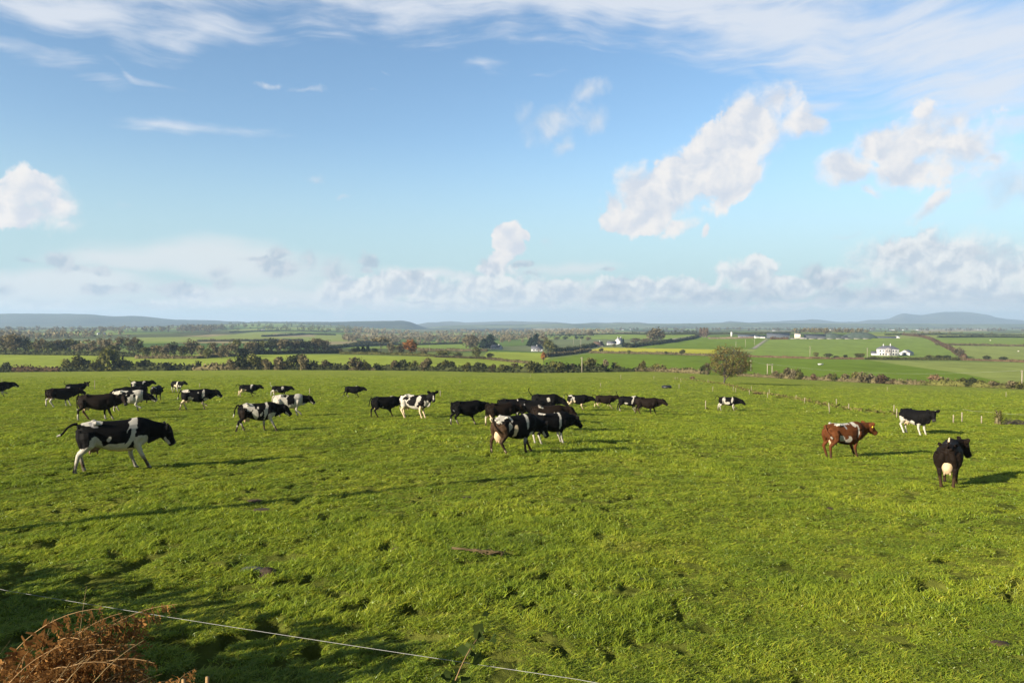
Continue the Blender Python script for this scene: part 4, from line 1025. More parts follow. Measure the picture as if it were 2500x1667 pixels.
def hedge_pts(P3, h, w, mat, label, name="hedge", dens=1.0, seed=1, leaf=.34, uneven=.5, cat="hedge"):
    """a continuous hedge along ground points: solid heart plus leaf clumps over it"""
    P3 = [np.array(p, float) for p in P3]; g = np.random.default_rng(seed)
    S = []
    for a, b in zip(P3[:-1], P3[1:]):
        L = np.linalg.norm(b - a); k = max(2, int(L/(h*.7)))
        for j in range(k): S.append(a + (b - a)*j/k)
    S.append(P3[-1]); S = np.array(S); S[:, 2] = ground(S[:, 0], S[:, 1])
    arc = np.r_[0, np.cumsum(np.linalg.norm(np.diff(S, axis=0), axis=1))]
    hh = h*(1 - uneven + 2*uneven*fbm2(arc/(h*3.2), arc*0 + seed, seed, 3))
    hh = np.maximum(hh, h*.3)
    mb = MB(); t = np.gradient(S, axis=0); t[:, 2] = 0; t /= np.linalg.norm(t, axis=1)[:, None] + 1e-9
    nr = np.stack([-t[:, 1], t[:, 0], t[:, 2]*0], 1)
    fr_ = [(nr[i], np.array([0, 0, 1.])) for i in range(len(S))]
    mb.tube(S + np.array([0, 0, 1])*(hh*.30)[:, None], np.full(len(S), w*.36), 7, hh*.48, True, fr_)
    n = int(arc[-1]/h*34*dens)
    s = g.uniform(0, arc[-1], n); i = np.clip(np.searchsorted(arc, s) - 1, 0, len(S) - 2); f = ((s - arc[i])/(arc[i+1] - arc[i] + 1e-9))[:, None]
    C = S[i]*(1 - f) + S[i+1]*f; hl = hh[i]*(1 - f[:, 0]) + hh[i+1]*f[:, 0]
    an = g.uniform(-.15, math.pi + .15, n); rr = g.uniform(.7, 1.08, n)
    off = nr[i]*(np.cos(an)*w*.5*rr)[:, None] + np.array([0, 0, 1.])*(np.maximum(np.sin(an), 0)*hl*rr)[:, None]
    nm = nr[i]*np.cos(an)[:, None] + np.array([0, 0, 1.])*np.sin(an)[:, None]
    V, Q = leaf_quads(C + off, nm, h*leaf*.5, seed, 1.1)
    mb.add(V, Q)
    o = put(name, mb.mesh(name), mat); tag(o, label, cat); return o
def hedge(px, h_px, mat, label, w=1.2, **kw):
    P = [pix(x, y) for x, y in px]; d = sum(p.y for p in P)/len(P); h = h_px*d/F
    return hedge_pts(P, h, h*w, mat, label, **kw)
def edge_pts(x0, x1, n=14, off=2.5):
    return [at(x, edge_d(x) + off) for x in np.linspace(x0, x1, n)]
def edge_hedge(x0, x1, h_px, mat, label, w=1.1, **kw):
    P = edge_pts(x0, x1); d = sum(p.y for p in P)/len(P); h = h_px*d/F
    return hedge_pts(P, h, h*w, mat, label, **kw)
# hedge along the far edge of the pasture
edge_hedge(-400, 30, 17, M_DARK, "dark hedge running out of the picture at the far left pasture edge", seed=2)
edge_hedge(30, 150, 14, M_RUST, "rusty bracken hedge bank between dark bushes at the far left pasture edge", seed=3, uneven=.3)
edge_hedge(28, 210, 7, M_DARK, "low black ditch hedge under the rusty bracken bank", seed=33, uneven=.2, w=1.6)
edge_hedge(150, 470, 17, M_DARK, "black low hedge below the tall olive bushes at left", seed=4)
edge_hedge(470, 620, 15, M_BROWN, "brownish low hedge left of the middle pasture edge", seed=5)
edge_hedge(590, 850, 15, M_DARK, "dark low hedge along the middle of the pasture edge", seed=6)
edge_hedge(850, 925, 9, M_BROWN, "thin brown gap in the pasture edge hedge under a round bush", seed=7, uneven=.4)
edge_hedge(915, 1240, 15, M_DARK, "dark uneven hedge along the pasture edge below the orange tree", seed=8)
edge_hedge(1235, 1480, 21, M_DARK, "thick black hedge on the pasture edge beside the wooden power pole", seed=9, uneven=.35)
edge_hedge(1480, 1560, 9, M_DARK, "short low dark hedge right of the power pole", seed=10)
edge_hedge(1550, 1730, 11, M_BROWN, "low brown bramble hedge left of the lone tree", seed=11)
edge_hedge(1800, 1905, 8, M_BROWN, "low brown hedge just right of the lone tree", seed=12)
edge_hedge(1900, 2260, 10, M_BROWN, "low brown hedge under the russet shrubs at right", seed=13)
edge_hedge(2250, 2760, 15, M_OLIVE, "olive hedge running out of the picture at the right pasture edge", seed=14)
G_E = "bushes growing from the pasture edge hedge"
NB = [(15,26,27,'dark'),(165,42,36,'olive'),(192,46,44,'olive'),(212,30,30,'dark'),(236,40,40,'olive'),(266,54,62,'olive'),(290,40,42,'dark'),(308,36,30,'olive'),(350,42,30,'dark'),(410,32,22,'dark'),(482,20,28,'dark'),(518,30,20,'brown'),
      (566,30,30,'brown'),(590,48,48,'dark'),(622,44,44,'olive'),(655,34,30,'brown'),(682,40,36,'brown'),(706,30,40,'olive'),(724,44,42,'dark'),(745,36,42,'brown'),(764,26,28,'pale'),(795,34,28,'brown'),(826,22,18,'dark'),(875,46,38,'brown'),
      (895,22,24,'olive'),(922,20,22,'dark'),(962,30,28,'brown'),(984,32,30,'dark'),(1008,22,30,'olive'),(1034,34,32,'brown'),(1046,20,36,'olive'),(1084,36,30,'olive'),(1104,24,28,'dark'),(1140,26,26,'olive'),(1170,38,26,'dark'),(1200,26,22,'brown'),(1226,34,22,'olive'),
      (1262,32,28,'brown'),(1300,34,32,'olive'),(1344,30,34,'olive'),(1366,40,28,'olive'),(1394,30,24,'brown'),(1478,24,34,'grey'),(1506,24,28,'olive'),(1568,22,30,'pale'),(1600,22,24,'pale'),(1620,18,22,'pale'),(1672,32,16,'brown'),(1716,16,24,'dark'),
      (1902,30,22,'brown'),(1922,26,30,'brown'),(1936,22,28,'grey'),(1952,20,32,'olive'),(1989,18,18,'rust'),(2024,24,20,'brown'),(2036,18,24,'olive'),(2066,26,22,'brown'),(2088,24,28,'pale'),(2112,34,32,'brown'),(2130,26,26,'grey'),(2152,36,26,'rust'),(2178,24,14,'rust'),(2212,30,12,'olive'),
      (2284,34,30,'rust'),(2306,34,26,'brown'),(2345,34,24,'olive'),(2368,36,26,'dark'),(2396,30,20,'olive'),(2430,36,20,'brown'),(2470,36,22,'brown'),(2498,36,24,'olive')]
BD = {'dark': "dark green gorse bush", 'olive': "olive green hawthorn bush", 'brown': "brown bramble bush", 'pale': "pale yellowish scrub bush", 'rust': "rusty red bush", 'grey': "grey bare twiggy bush"}
SZ = lambda h: "tall" if h > 38 else ("middling" if h > 25 else "low")
for i, (x, w, h, k) in enumerate(NB):
    bush(k, x, 0, h, w*1.12, f"{SZ(h)} {BD[k]}, {ordn(i+1) if i < 50 else ordn(len(NB)-i)} from the {'left' if i < 50 else 'right'} on the pasture edge hedge", G_E, d=edge_d(x) + 1.5 + rnd.uniform(0, 3))
tree('olive', 1438, 906, 48, 46, "bushy olive tree standing on the edge hedge beside the wooden power pole", None, "hedgerow_tree", 1, d=edge_d(1438) + 3)
tree('brown', 1728, 912, 36, 28, "slim pale brown tree just left of the lone spreading tree", None, "hedgerow_tree", 2, d=edge_d(1728) - 6)
# tree belt beyond the first hidden field (left half)
G_B = "trees of the belt beyond the hidden field"
TB = [(-20,863,50,60,'brown'),(12,863,52,46,'brown'),(38,864,56,52,'orange_b'),(62,864,44,40,'dark'),(84,864,38,40,'olive'),(100,865,48,40,'brown'),(120,865,34,34,'olive'),(138,864,46,36,'brown'),(152,866,30,30,'dark'),(168,863,48,54,'olive'),(190,866,34,36,'brown'),
      (214,864,44,44,'grey'),(236,868,30,34,'brown'),(254,862,46,40,'grey'),(276,868,34,32,'olive'),(292,862,48,46,'brown'),(326,864,50,50,'brown'),(338,866,38,26,'dark'),(356,874,36,28,'olive'),(380,870,36,34,'brown'),(404,872,36,34,'grey'),(424,870,38,40,'dark'),(446,872,36,30,'olive'),
      (468,870,46,40,'grey'),(490,872,36,32,'brown'),(506,876,30,22,'olive'),(520,872,44,40,'brown'),(540,876,30,22,'grey'),(558,872,42,42,'grey'),(575,866,50,34,'olive'),(596,872,30,34,'dark'),(612,866,42,36,'brown'),(624,864,36,34,'dark'),(640,862,34,30,'olive'),(662,862,40,36,'dark'),
      (684,862,44,48,'brown'),(708,862,40,40,'grey'),(728,862,38,34,'brown'),(748,862,36,40,'dark'),(772,862,42,42,'brown'),(790,862,40,32,'grey'),(808,862,14,26,'dark'),(826,863,14,26,'brown')]
TD = {'brown': "brown leafless tree", 'grey': "grey brown leafless tree", 'olive': "olive green ivy clad tree", 'dark': "dark evergreen tree", 'orange_b': "reddish brown leafless tree"}
for i, (x, y, h, w, k) in enumerate(TB):
    kk = 'brown' if k == 'orange_b' else k
    tree(kk, x, y, h, w*1.12, f"{'small ' if h < 32 else ''}{TD[k]} in the left tree belt, {ordn(i+1)} from the left", G_B, "belt_tree")
hedge([(-60,866),(200,868),(330,872)], 12, M_DARK, "dark undergrowth hedge at the foot of the left tree belt", seed=21)
hedge([(330,876),(480,876),(600,868)], 9, M_BROWN, "brown undergrowth hedge under the middle of the tree belt", seed=22)
hedge([(600,866),(720,864),(835,863)], 10, M_DARK, "dark undergrowth hedge under the right end of the tree belt", seed=23)
# around the orange tree and bungalows
C_ = [('dark',862,864,18,22,"dark bushy tree at the left end of the conifer plantation"),('conifer',874,864,20,14,"slim conifer, left one in the small plantation"),('conifer',886,864,22,14,"slim conifer in the middle of the small plantation"),('conifer',898,864,26,18,"tallest conifer at the right of the small plantation"),
      ('dark',912,864,18,20,"dark low tree right of the small conifer plantation"),('umbrella',930,864,42,44,"bare tree with flat umbrella crown beside the orange tree"),('grey',956,866,36,26,"grey leafless tree two left of the orange tree"),('brown',977,865,28,28,"brown leafless tree touching the orange tree on its left"),
      ('orange',1004,868,44,42,"bright orange autumn tree standing in front of the middle fields"),('brown',1034,869,18,24,"low brown tree right of the orange tree"),('olive',1080,872,22,46,"wide olive thicket right of the orange tree"),('olive',1118,873,16,26,"small olive thicket left of the small thorn tree"),
      ('palewide',1148,854,42,66,"huge pale brown spreading tree left of the dark firs"),('conifer',1182,851,32,26,"dark fir touching the pale spreading tree"),('conifer',1196,850,36,30,"taller dark fir of the pair by the white bungalow"),('olive',1163,876,34,26,"olive tree in front of the pale spreading tree"),('olive',1196,877,20,20,"lone small thorn tree on the bright slope below the firs"),
      ('conifer',1310,846,40,30,"tallest dark conifer behind the right bungalow"),('conifer',1296,846,28,24,"shorter conifer left of the tallest one behind the right bungalow"),('grey',1326,850,36,30,"grey brown tree right of the tallest conifer"),('olive',1338,864,40,32,"olive green tree at the right end of the right bungalow"),('dark',1352,860,24,24,"dark round shrubby tree right of the right bungalow"),
      ('orange',1327,884,28,16,"red leaved small tree below the right bungalow"),('dark',1420,828,8,14,"dark dot of a tree, left one on the middle pasture line"),('dark',1406,828,9,14,"dark round tree on the middle pasture line"),('dark',1380,829,9,16,"dark round tree left on the middle pasture line"),('brown',1360,830,10,22,"brown tree at the left end of the middle pasture line"),
      ('brown',1440,822,16,20,"brown round tree alone on the ridge hedge"),('grey',1436,832,12,16,"grey tree just below the brown ridge tree"),('conifer',1522,848,28,8,"narrow dark cypress beside the white gabled house"),('dark',1530,850,18,14,"dark shrubby tree right of the narrow cypress"),('olive',1500,848,10,12,"olive garden tree in front of the white gabled house"),
      ('palewide',1604,838,42,62,"big pale leafless tree on the lane behind the white gabled house"),('brown',1552,838,16,40,"brown thicket left of the big pale tree"),('brown',1576,840,16,30,"brown thicket touching the big pale tree on the left"),('dark',1596,842,12,36,"dark holly under the big pale tree"),
      ('poplar',1711,824,26,8,"left one of three pale upright poplars"),('poplar',1718,824,26,9,"middle one of three pale upright poplars"),('poplar',1725,824,25,8,"right one of three pale upright poplars"),
      ('olive',1467,862,17,14,"small olive tree on the hedge left of the yellow field"),('olive',1536,865,14,12,"small olive tree on the hedge, middle of the yellow field"),('olive',1627,866,12,12,"small olive tree on the hedge below the yellow field's right half"),('olive',1665,868,20,18,"larger olive tree on the hedge below the yellow field's right half"),('brown',1650,867,10,9,"tiny brown tree beside the larger olive hedge tree"),
      ('olive',1994,873,18,15,"pointed olive tree beside the pole on the right hedge"),('dark',2022,874,14,22,"dark shrub tree on the right hedge, second from the pole"),('dark',2042,875,8,20,"low dark shrub on the right hedge"),('dark',2066,875,12,12,"round dark shrub on the right hedge"),('olive',2098,876,18,28,"spreading olive tree left of the large white house"),
      ('olive',2268,877,14,20,"olive garden tree right of the white garage"),('olive',2290,877,14,26,"wide olive garden tree near the sloping hedge"),('dark',2312,877,12,26,"dark garden shrub by the sloping hedge"),('grey',2341,872,26,30,"grey green tree at the foot of the sloping hedge"),('dark',2410,881,16,20,"dark tree, left one on the far right hedge"),('dark',2450,882,14,20,"dark tree, right one on the far right hedge"),('grey',2288,843,8,12,"small grey tree halfway up the sloping hedge"),
      ('grey',2016,818,16,14,"bare grey tree among the ridge trees behind the farm")]
for k, x, y, h, w, lab in C_:
    tree(k, x, y, h, w*1.1, lab, None, {'conifer': 'conifer', 'poplar': 'poplar', 'orange': 'autumn_tree'}.get(k, 'field_tree'))
HE = [([(1020,856),(1100,857),(1190,858)], 7, M_BROWN, "brown hedge running from the orange tree to the firs"),
      ([(830,864),(930,866),(1060,871)], 7, M_OLIVE, "olive hedge under the conifer plantation"),
      ([(1060,872),(1180,876),(1300,888)], 6, M_BROWN, "thin brown hedge crossing the bright slope below the bungalows"),
      ([(1330,872),(1400,864),(1440,858)], 8, M_BROWN, "brown hedge climbing right from the red tree"),
      ([(1345,862),(1420,852),(1470,843)], 9, M_DARK, "dark hedge climbing from the right bungalow to the thatched cottage"),
      ([(1440,862),(1560,864),(1750,870)], 6, M_BROWN, "brown hedge below the yellow strip field"),
      ([(1535,849),(1600,841),(1690,828),(1712,819)], 7, M_DARK, "dark hedge along the lane up to the poplars"),
      ([(1825,871),(1980,876),(2120,878)], 5, M_RUST, "rusty brown hedge from the lone tree to the large white house"),
      ([(2110,878),(2240,879),(2350,880)], 7, M_OLIVE, "green hedge in front of the large white house"),
      ([(2345,880),(2420,882),(2600,888)], 6, M_RUST, "reddish hedge at the far right below the pale field"),
      ([(2205,818),(2255,824),(2300,843),(2330,858),(2355,874)], 6, M_RUST, "broad reddish hedge sloping down to the right of the large white house"),
      ([(2300,843),(2400,844),(2600,846)], 5, M_BROWN, "thin brown hedge between two far right fields"),
      ([(2290,824),(2400,823),(2600,824)], 4, M_DARK, "dark hedge line across the top right fields"),
      ([(2160,818),(2300,817),(2500,819)], 3, M_DARK, "topmost dark hedge line at right"),
      ([(1340,820),(1450,818),(1600,818),(1710,817)], 4, M_DARK, "dark hedge on the ridge left of the poplars"),
      ([(1640,818),(1760,816),(1930,815)], 4, M_DARK, "dark hedge on the ridge behind the farm"),
      ([(1730,827),(1800,827),(1840,826)], 4, M_PALE, "pale clipped hedge in front of the farm"),
      ([(1880,829),(1925,829)], 7, M_RUST, "short reddish hedge in front of the grey farm shed"),
      ([(790,853),(850,846),(880,838)], 6, M_DARK, "dark hedge climbing from the tree belt"),
      ([(860,846),(960,842),(1130,840)], 6, M_DARK, "dark hedge above the middle green field"),
      ([(870,838),(960,836)], 7, M_BROWN, "brown hedge beyond the middle green field"),
      ([(480,834),(600,833),(740,832)], 5, M_BROWN, "thin hedge below the tan field on the left hill"),
      ([(640,822),(740,817),(820,818)], 4, M_DARK, "dark hedge above the tan field"),
      ([(560,812),(680,808),(800,810)], 3, M_DARK, "dark hedge high on the left hill")]
for i, (p, h, m, lab) in enumerate(HE):
    hedge(p, h, m, lab, seed=60 + i, w=1.5, uneven=.35)
# far woods: too many trees to count, one mass each
def woodland(x0, x1, d0, d1, n, h, mat, label, seed):
    g = np.random.default_rng(seed); mbV = []; mbQ = []; off = 0
    px = g.uniform(x0, x1, n); d = np.exp(g.uniform(math.log(d0), math.log(d1), n)); u = (px - CX)/F
    X = u*d; keep = fbm2(X/140, d/220, seed) > .38; X, d = X[keep], d[keep]; Z = ground(X, d)
    P = []; Nn = []; S = []
    for x_, y_, z_ in zip(X, d, Z):
        H = h*g.uniform(.55, 1.25)
        dv = g.normal(size=(34, 3)); dv /= np.linalg.norm(dv, axis=1)[:, None]
        P.append(np.array([x_, y_, z_ + H*.5]) + dv*np.array([H*.45, H*.45, H*.45])*g.uniform(.5, 1, 34)[:, None]); Nn.append(dv); S.append(np.full(34, H*.125))
    V, Q = leaf_quads(np.concatenate(P), np.concatenate(Nn), np.concatenate(S), seed)
    o = put("woodland", fmesh("woodland", V, Q), mat); stuff(o); o["label"] = label; o["category"] = "woodland"
woodland(-200, 340, 1050, 1350, 150, 11, M_GREY, "grey leafless woods behind the left tree belt", 1)
woodland(-200, 520, 1700, 2600, 330, 13, M_GREY, "far brown woods below the blue ridge", 2)
woodland(440, 545, 2000, 2500, 130, 15, M_BROWN, "brown wooded knoll left of the hill of fields", 3)
woodland(540, 860, 2000, 4200, 200, 12, M_OLIVE, "scattered far trees on the hill of small fields", 4)
woodland(840, 1330, 1050, 1500, 330, 9, M_GREY, "grey brown woods in the middle distance behind the firs", 5)
woodland(840, 1500, 1600, 3200, 420, 12, M_GREY, "far hazy woods filling the valley floor", 6)
woodland(1330, 1720, 1330, 1420, 90, 6, M_DARK, "dark trees along the ridge left of the poplars", 7)
woodland(1930, 2120, 1300, 1420, 90, 8, M_BROWN, "brown trees on the ridge behind the green mounds", 8)
woodland(2150, 2600, 1350, 1480, 60, 5, M_OLIVE, "low trees along the ridge at far right", 9)
woodland(1500, 2600, 2600, 4200, 380, 12, M_GREY, "hazy trees in the far right valley", 10)
# the lone spreading tree by the fence
def lone_tree():
    g = np.random.default_rng(77)
    b = pix(1770, 936); H = 96*b.y/F; W = 97*b.y/F
    root = thing("lone_tree", "large lone spreading tree with forked leaning trunk in the fence line", "tree", (b.x, b.y, b.z - .05))
    # crown envelope: broad dome, a little ragged, leaning right
    def env(P):
        q = (P - np.array([.13*W, 0, .56*H]))/np.array([.53*W, .44*W, .43*H])
        r = np.linalg.norm(q, axis=1); d = q/(r[:, None] + 1e-6)
        return r/(.86 + .34*(vnoise3(d*2.4 + 4, 3) - .30))
    def inside(n, lo=.0):
        out = []
        while sum(len(o) for o in out) < n:
            P = g.uniform(-1, 1, (4000, 3))*np.array([.62*W, .55*W, .52*H]) + np.array([.13*W, 0, .58*H]); e = env(P)
            out.append(P[(e < 1) & (e > lo) & (P[:, 2] > .17*H)])
        return np.concatenate(out)[:n]
    mb = MB()
    fork = [np.array([.0, 0, .10*H]), np.array([.03*W, .01, .12*H])]
    mb.tube([(0, 0, -.15), (-.01*W, 0, .05*H), (.0, 0, .12*H), (-.02*W, 0, .26*H)], [.24, .19, .17, .13], 9)
    mb.tube([(.0, 0, .09*H), (.07*W, 0, .18*H), (.14*W, .0, .27*H)], [.15, .13, .11], 8)
    mb.tube([(.0, .05, .10*H), (.03*W, .06*W, .20*H), (.05*W, .1*W, .30*H)], [.13, .11, .09], 8)
    starts = [np.array([-.02*W, 0, .25*H]), np.array([.14*W, 0, .26*H]), np.array([.05*W, .1*W, .29*H])]
    H1 = inside(22, .25); H2 = inside(130, .45); TP = inside(1100, .62)
    def near(p, S):
        d = np.linalg.norm(S - p, axis=1) + .35*np.maximum(0, S[:, 2] - p[2])*3; return int(np.argmin(d))
    st = np.array(starts)
    def curve(a, b, r0, r1, n):
        m = (a + b)/2 + np.array([0, 0, -.10*np.linalg.norm(b - a)]) + g.normal(size=3)*.06*np.linalg.norm(b - a); mb.tube([a, m, b], [r0, (r0 + r1)/2, r1], n, cap=False)
    for p in H1: curve(st[near(p, st)], p, .085, .05, 6)
    for p in H2: curve(H1[near(p, H1)], p, .048, .022, 4)
    for p in TP: curve(H2[near(p, H2)], p, .020, .006, 3)
    put("trunk", mb.mesh("trunk"), M_BARK, root)
    n = 6500; P = TP[g.integers(0, len(TP), n)] + g.normal(size=(n, 3))*.26; Q_ = inside(1200, .3); P = np.concatenate([P, Q_])
    keep = vnoise3(P*1.3, 9) > .40; P = P[keep]; D = P - np.array([.1*W, 0, .4*H]); D /= np.linalg.norm(D, axis=1)[:, None]
    V, Q = leaf_quads(P, D, .085, 5, 1.8, .35)
    m = leafmat("lone_tree_leaves", (.120, .100, .030), (.210, .165, .058), .5, .25)
    put("crown", fmesh("crown", V, Q), m, root)
lone_tree()
# ------------------------------------------------------------------ buildings
M_WHITE = simple("whitewash", (.52, .51, .48), .8, .06, .8); M_CREAM = simple("cream_render", (.62, .54, .42), .8, .08, .8)
M_SLATE = simple("slate", (.11, .11, .125), .55, .2, 1.2); M_STONE = simple("grey_stone", (.30, .27, .25), .85, .3, 1.5)
M_GLASS = simple("window_glass", (.03, .035, .045), .08, .1, 1, spec=.6); M_BROWNR = simple("brown_roof", (.12, .075, .05), .8, .2, 1.0)
M_METAL = simple("sheet_metal", (.085, .095, .11), .5, .15, .5); M_DGREY = simple("dark_cladding", (.055, .06, .065), .6, .2, .5)
M_GREEN = simple("green_sheeting", (.060, .080, .062), .7, .15, .3); M_CONC = simple("concrete", (.21, .19, .17), .9, .15, .7)
M_POLE = simple("grey_pole_wood", (.33, .28, .21), .85, .2, 3.0); M_POST = simple("pale_post_wood", (.27, .23, .155), .85, .2, 5.0)
M_WIRE = simple("white_wire", (.34, .33, .31), .6, .05); M_RUBBER = simple("black_rubber", (.012, .012, .013), .55, .2, 4.0, spec=.5)
M_DOOR = simple("door_paint", (.10, .06, .04), .5, .1)
def block(W, D, Hh, z0=0.0):
    mb = MB(); mb.box((0, 0, z0 + Hh/2 - .2), (W, D, Hh + .4)); return mb
def gable_wall(W, D, H, rise):      # long axis along x, gables at the ends
    mb = MB(); x, y = W/2, D/2
    V = [(-x,-y,-.4),(x,-y,-.4),(x,y,-.4),(-x,y,-.4),(-x,-y,H),(x,-y,H),(x,y,H),(-x,y,H),(-x,0,H+rise),(x,0,H+rise)]
    mb.add(V, [(0,1,5,4),(2,3,7,6),(4,5,9,8),(6,7,8,9),(0,3,2,1)], [(4,8,7),(5,6,9)]); mb.add(V, [(3,0,4,7),(1,2,6,5)]); return mb
def gable_roof(W, D, H, rise, ov=.3, th=.16):
    mb = MB(); x, y = W/2 + ov, D/2 + ov; k = rise/(D/2); e = H - ov*k
    for s in (-1, 1):
        V = [(-x, s*y, e+.03), (x, s*y, e+.03), (x, 0, H+rise+.03), (-x, 0, H+rise+.03), (-x, s*y, e+.03+th), (x, s*y, e+.03+th), (x, 0, H+rise+.03+th), (-x, 0, H+rise+.03+th)]
        mb.add(V, [(0,1,2,3),(4,5,6,7),(0,1,5,4),(1,2,6,5),(2,3,7,6),(3,0,4,7)])
    return mb
def hip_roof(W, D, H, rise, ridge, ov=.35, th=.12):
    mb = MB(); x, y, r = W/2 + ov, D/2 + ov, ridge/2
    V = [(-x,-y,H+.02),(x,-y,H+.02),(x,y,H+.02),(-x,y,H+.02),(-x,-y,H+th),(x,-y,H+th),(x,y,H+th),(-x,y,H+th),(-r,0,H+rise),(r,0,H+rise)]
    mb.add(V, [(0,1,5,4),(1,2,6,5),(2,3,7,6),(3,0,4,7),(0,3,2,1),(4,5,9,8),(6,7,8,9)], [(5,6,9),(7,4,8)]); return mb
def window(root, x, z, w, h, y, gm=M_GLASS, name="window"):
    mb = MB(); mb.box((x, y - .02, z), (w, .10, h)); o = put(name, mb.mesh(name), gm, root)
    f = MB()
    for dx in (-w/2, w/2): f.box((x + dx, y - .05, z), (.10, .14, h + .1))
    for dz in (-h/2, h/2): f.box((x, y - .052, z + dz), (w - .1, .14, .10))
    put("window_frame", f.mesh("window_frame"), M_WHITE, o); return o
def chimney(roof, x, y, z0, z1, w=.7, m=None):
    mb = MB(); mb.box((x, y, (z0 + z1)/2), (w, w, z1 - z0)); mb.box((x, y, z1 + .06), (w*1.2, w*1.2, .12)); mb.tube([(x, y, z1 + .1), (x, y, z1 + .5)], .13, 8)
    put("chimney", mb.mesh("chimney"), m or M_WHITE, roof)
def house(name, label, x, y, W, D, H, rise, rz=0, wall=None, roof=None, wins=(), ch=(), hip=None, cat="house", door=None, d=None):
    g = pix(x, y) if d is None else at(x, d)
    root = thing(name, label, cat, (g.x, g.y + D/2, g.z), rz - math.atan2(g.x, g.y))
    put("wall", (block(W, D, H) if hip else gable_wall(W, D, H, rise)).mesh("wall"), wall or M_WHITE, root)
    r = put("roof", (hip_roof(W, D, H, rise, hip) if hip else gable_roof(W, D, H, rise)).mesh("roof"), roof or M_SLATE, root)
    for cx, cy, z1 in ch: chimney(r, cx, cy, H + rise*.3, z1)
    for wx, wz, ww, wh in wins: window(root, wx, wz, ww, wh, -D/2)
    if door is not None:
        mb = MB(); mb.box((door, -D/2 - .03, 1.05), (1.0, .12, 2.1)); put("door", mb.mesh("door"), M_DOOR, root)
    return root, g
def big_house():
    g = pix(2174, 869); k = g.y/F
    W, D, H, rise = 48*k, 8.5, 16.5*k, 8.5*k
    root, g = house("farmhouse", "large white two storey house with hipped slate roof and grey stone central bay", 2174, 869, W, D, H, rise, .10, hip=W*.45,
        wins=[(-W*.36, H*.74, 1.1, 1.5), (-W*.22, H*.74, 1.1, 1.5), (-W*.36, H*.28, 1.2, 1.6), (-W*.22, H*.28, 1.2, 1.6), (W*.36, H*.74, 1.1, 1.5), (W*.24, H*.74, 1.1, 1.5), (W*.36, H*.28, 1.2, 1.6), (W*.24, H*.28, 1.2, 1.6)],
        ch=[(-W*.19, 0, H + rise + .9), (W*.13, 0, H + rise + 1.3)])
    bw = W*.32
    mb = MB(); y0 = -D/2 - .75; V = [(-bw/2, y0, -.4), (bw/2, y0, -.4), (bw/2, y0, H - .1), (0, y0, H + rise*.42), (-bw/2, y0, H - .1)]
    Vb = [(a, -D/2 + .3, c) for a, b, c in V]; mb.add(V + Vb, [(0,1,2,4),(1,6,7,2),(5,0,4,9),(2,7,8,3),(3,8,9,4)], [(4,2,3)])
    bay = put("bay", mb.mesh("bay"), M_STONE, root)
    for wx in (-.9, .9):
        window(bay, wx, H*.76, .9, 1.5, y0); 
    for wx in (-1.5, 1.5): window(bay, wx, H*.28, .9, 1.6, y0)
    mb = MB(); mb.box((0, y0 - .03, 1.1), (1.1, .12, 2.2)); put("door", mb.mesh("door"), M_WHITE, root)
    # single storey wing at the left
    w2 = 12*k; mb = gable_wall(w2, 5.0, 5.2*k, 5.5*k); V = [v + np.array([-W/2 - w2/2 + .05, .6, 0]) for v in mb.v]; mb.v = V
    put("wing", mb.mesh("wing"), M_WHITE, root)
    mb = gable_roof(w2, 5.0, 5.2*k, 5.5*k, .15); mb.v = [v + np.array([-W/2 - w2/2 - .1, .6, 0]) for v in mb.v]; put("wing_roof", mb.mesh("wing_roof"), M_SLATE, root)
    # detached garage with its gable to the front
    g2, _ = house("garage", "white garage with slate roof, its gable end towards the field, beside the large house", 2220, 868, 9.0, 25*k, 6.5*k, 7.0*k, R(90) - .32, cat="garage")
    mb = MB(); mb.box((-4.5 - .04, 0, 1.2), (.1, 3.2, 2.4)); put("garage_door", mb.mesh("garage_door"), M_DGREY, g2)
big_house()
def scale_at(x, y): return pix(x, y).y/F
k = scale_at(1212, 853)
house("bungalow", "white gabled bungalow with long grey roof beside the two dark firs", 1212, 853, 26*k, 6.5, 4.2*k, 6.5*k, -.62, wins=[(-2.5, 1.5, 1.1, .9), (1.5, 1.5, 1.1, .9)], ch=[(3, 0, 4.2*k + 6.5*k + .6)])
k = scale_at(1311, 858)
house("bungalow", "long low white bungalow under the tallest conifer", 1311, 858, 27*k, 7, 6.2*k, 7*k, .05, wins=[(-3, 1.5, 1.2, 1.0), (0, 1.5, 1.2, 1.0), (3, 1.5, 1.2, 1.0)], ch=[(0, 0, 13.2*k + .8)], door=1.6)
k = scale_at(1512, 842)
house("gabled_house", "white house with steep gable and dark slate roof beside the narrow cypress", 1513, 841, 9.5, 15*k, 9*k, 7.5*k, R(90) - .45, wins=[], ch=[(-4, 0, 16.5*k + .9), (4, 0, 16.5*k + .9)])
house("cottage_wing", "low white outhouse with grey roof left of the white gabled house", 1494, 842, 22*k, 5, 4*k, 5*k, .2)
k = scale_at(1461, 846)
house("thatched_cottage", "small cottage with brown thatch coloured roof among hedges", 1461, 846, 22*k, 6, 3.2*k, 8.5*k, .3, M_CREAM, M_BROWNR, ch=[(2, 0, 12*k + .5)])
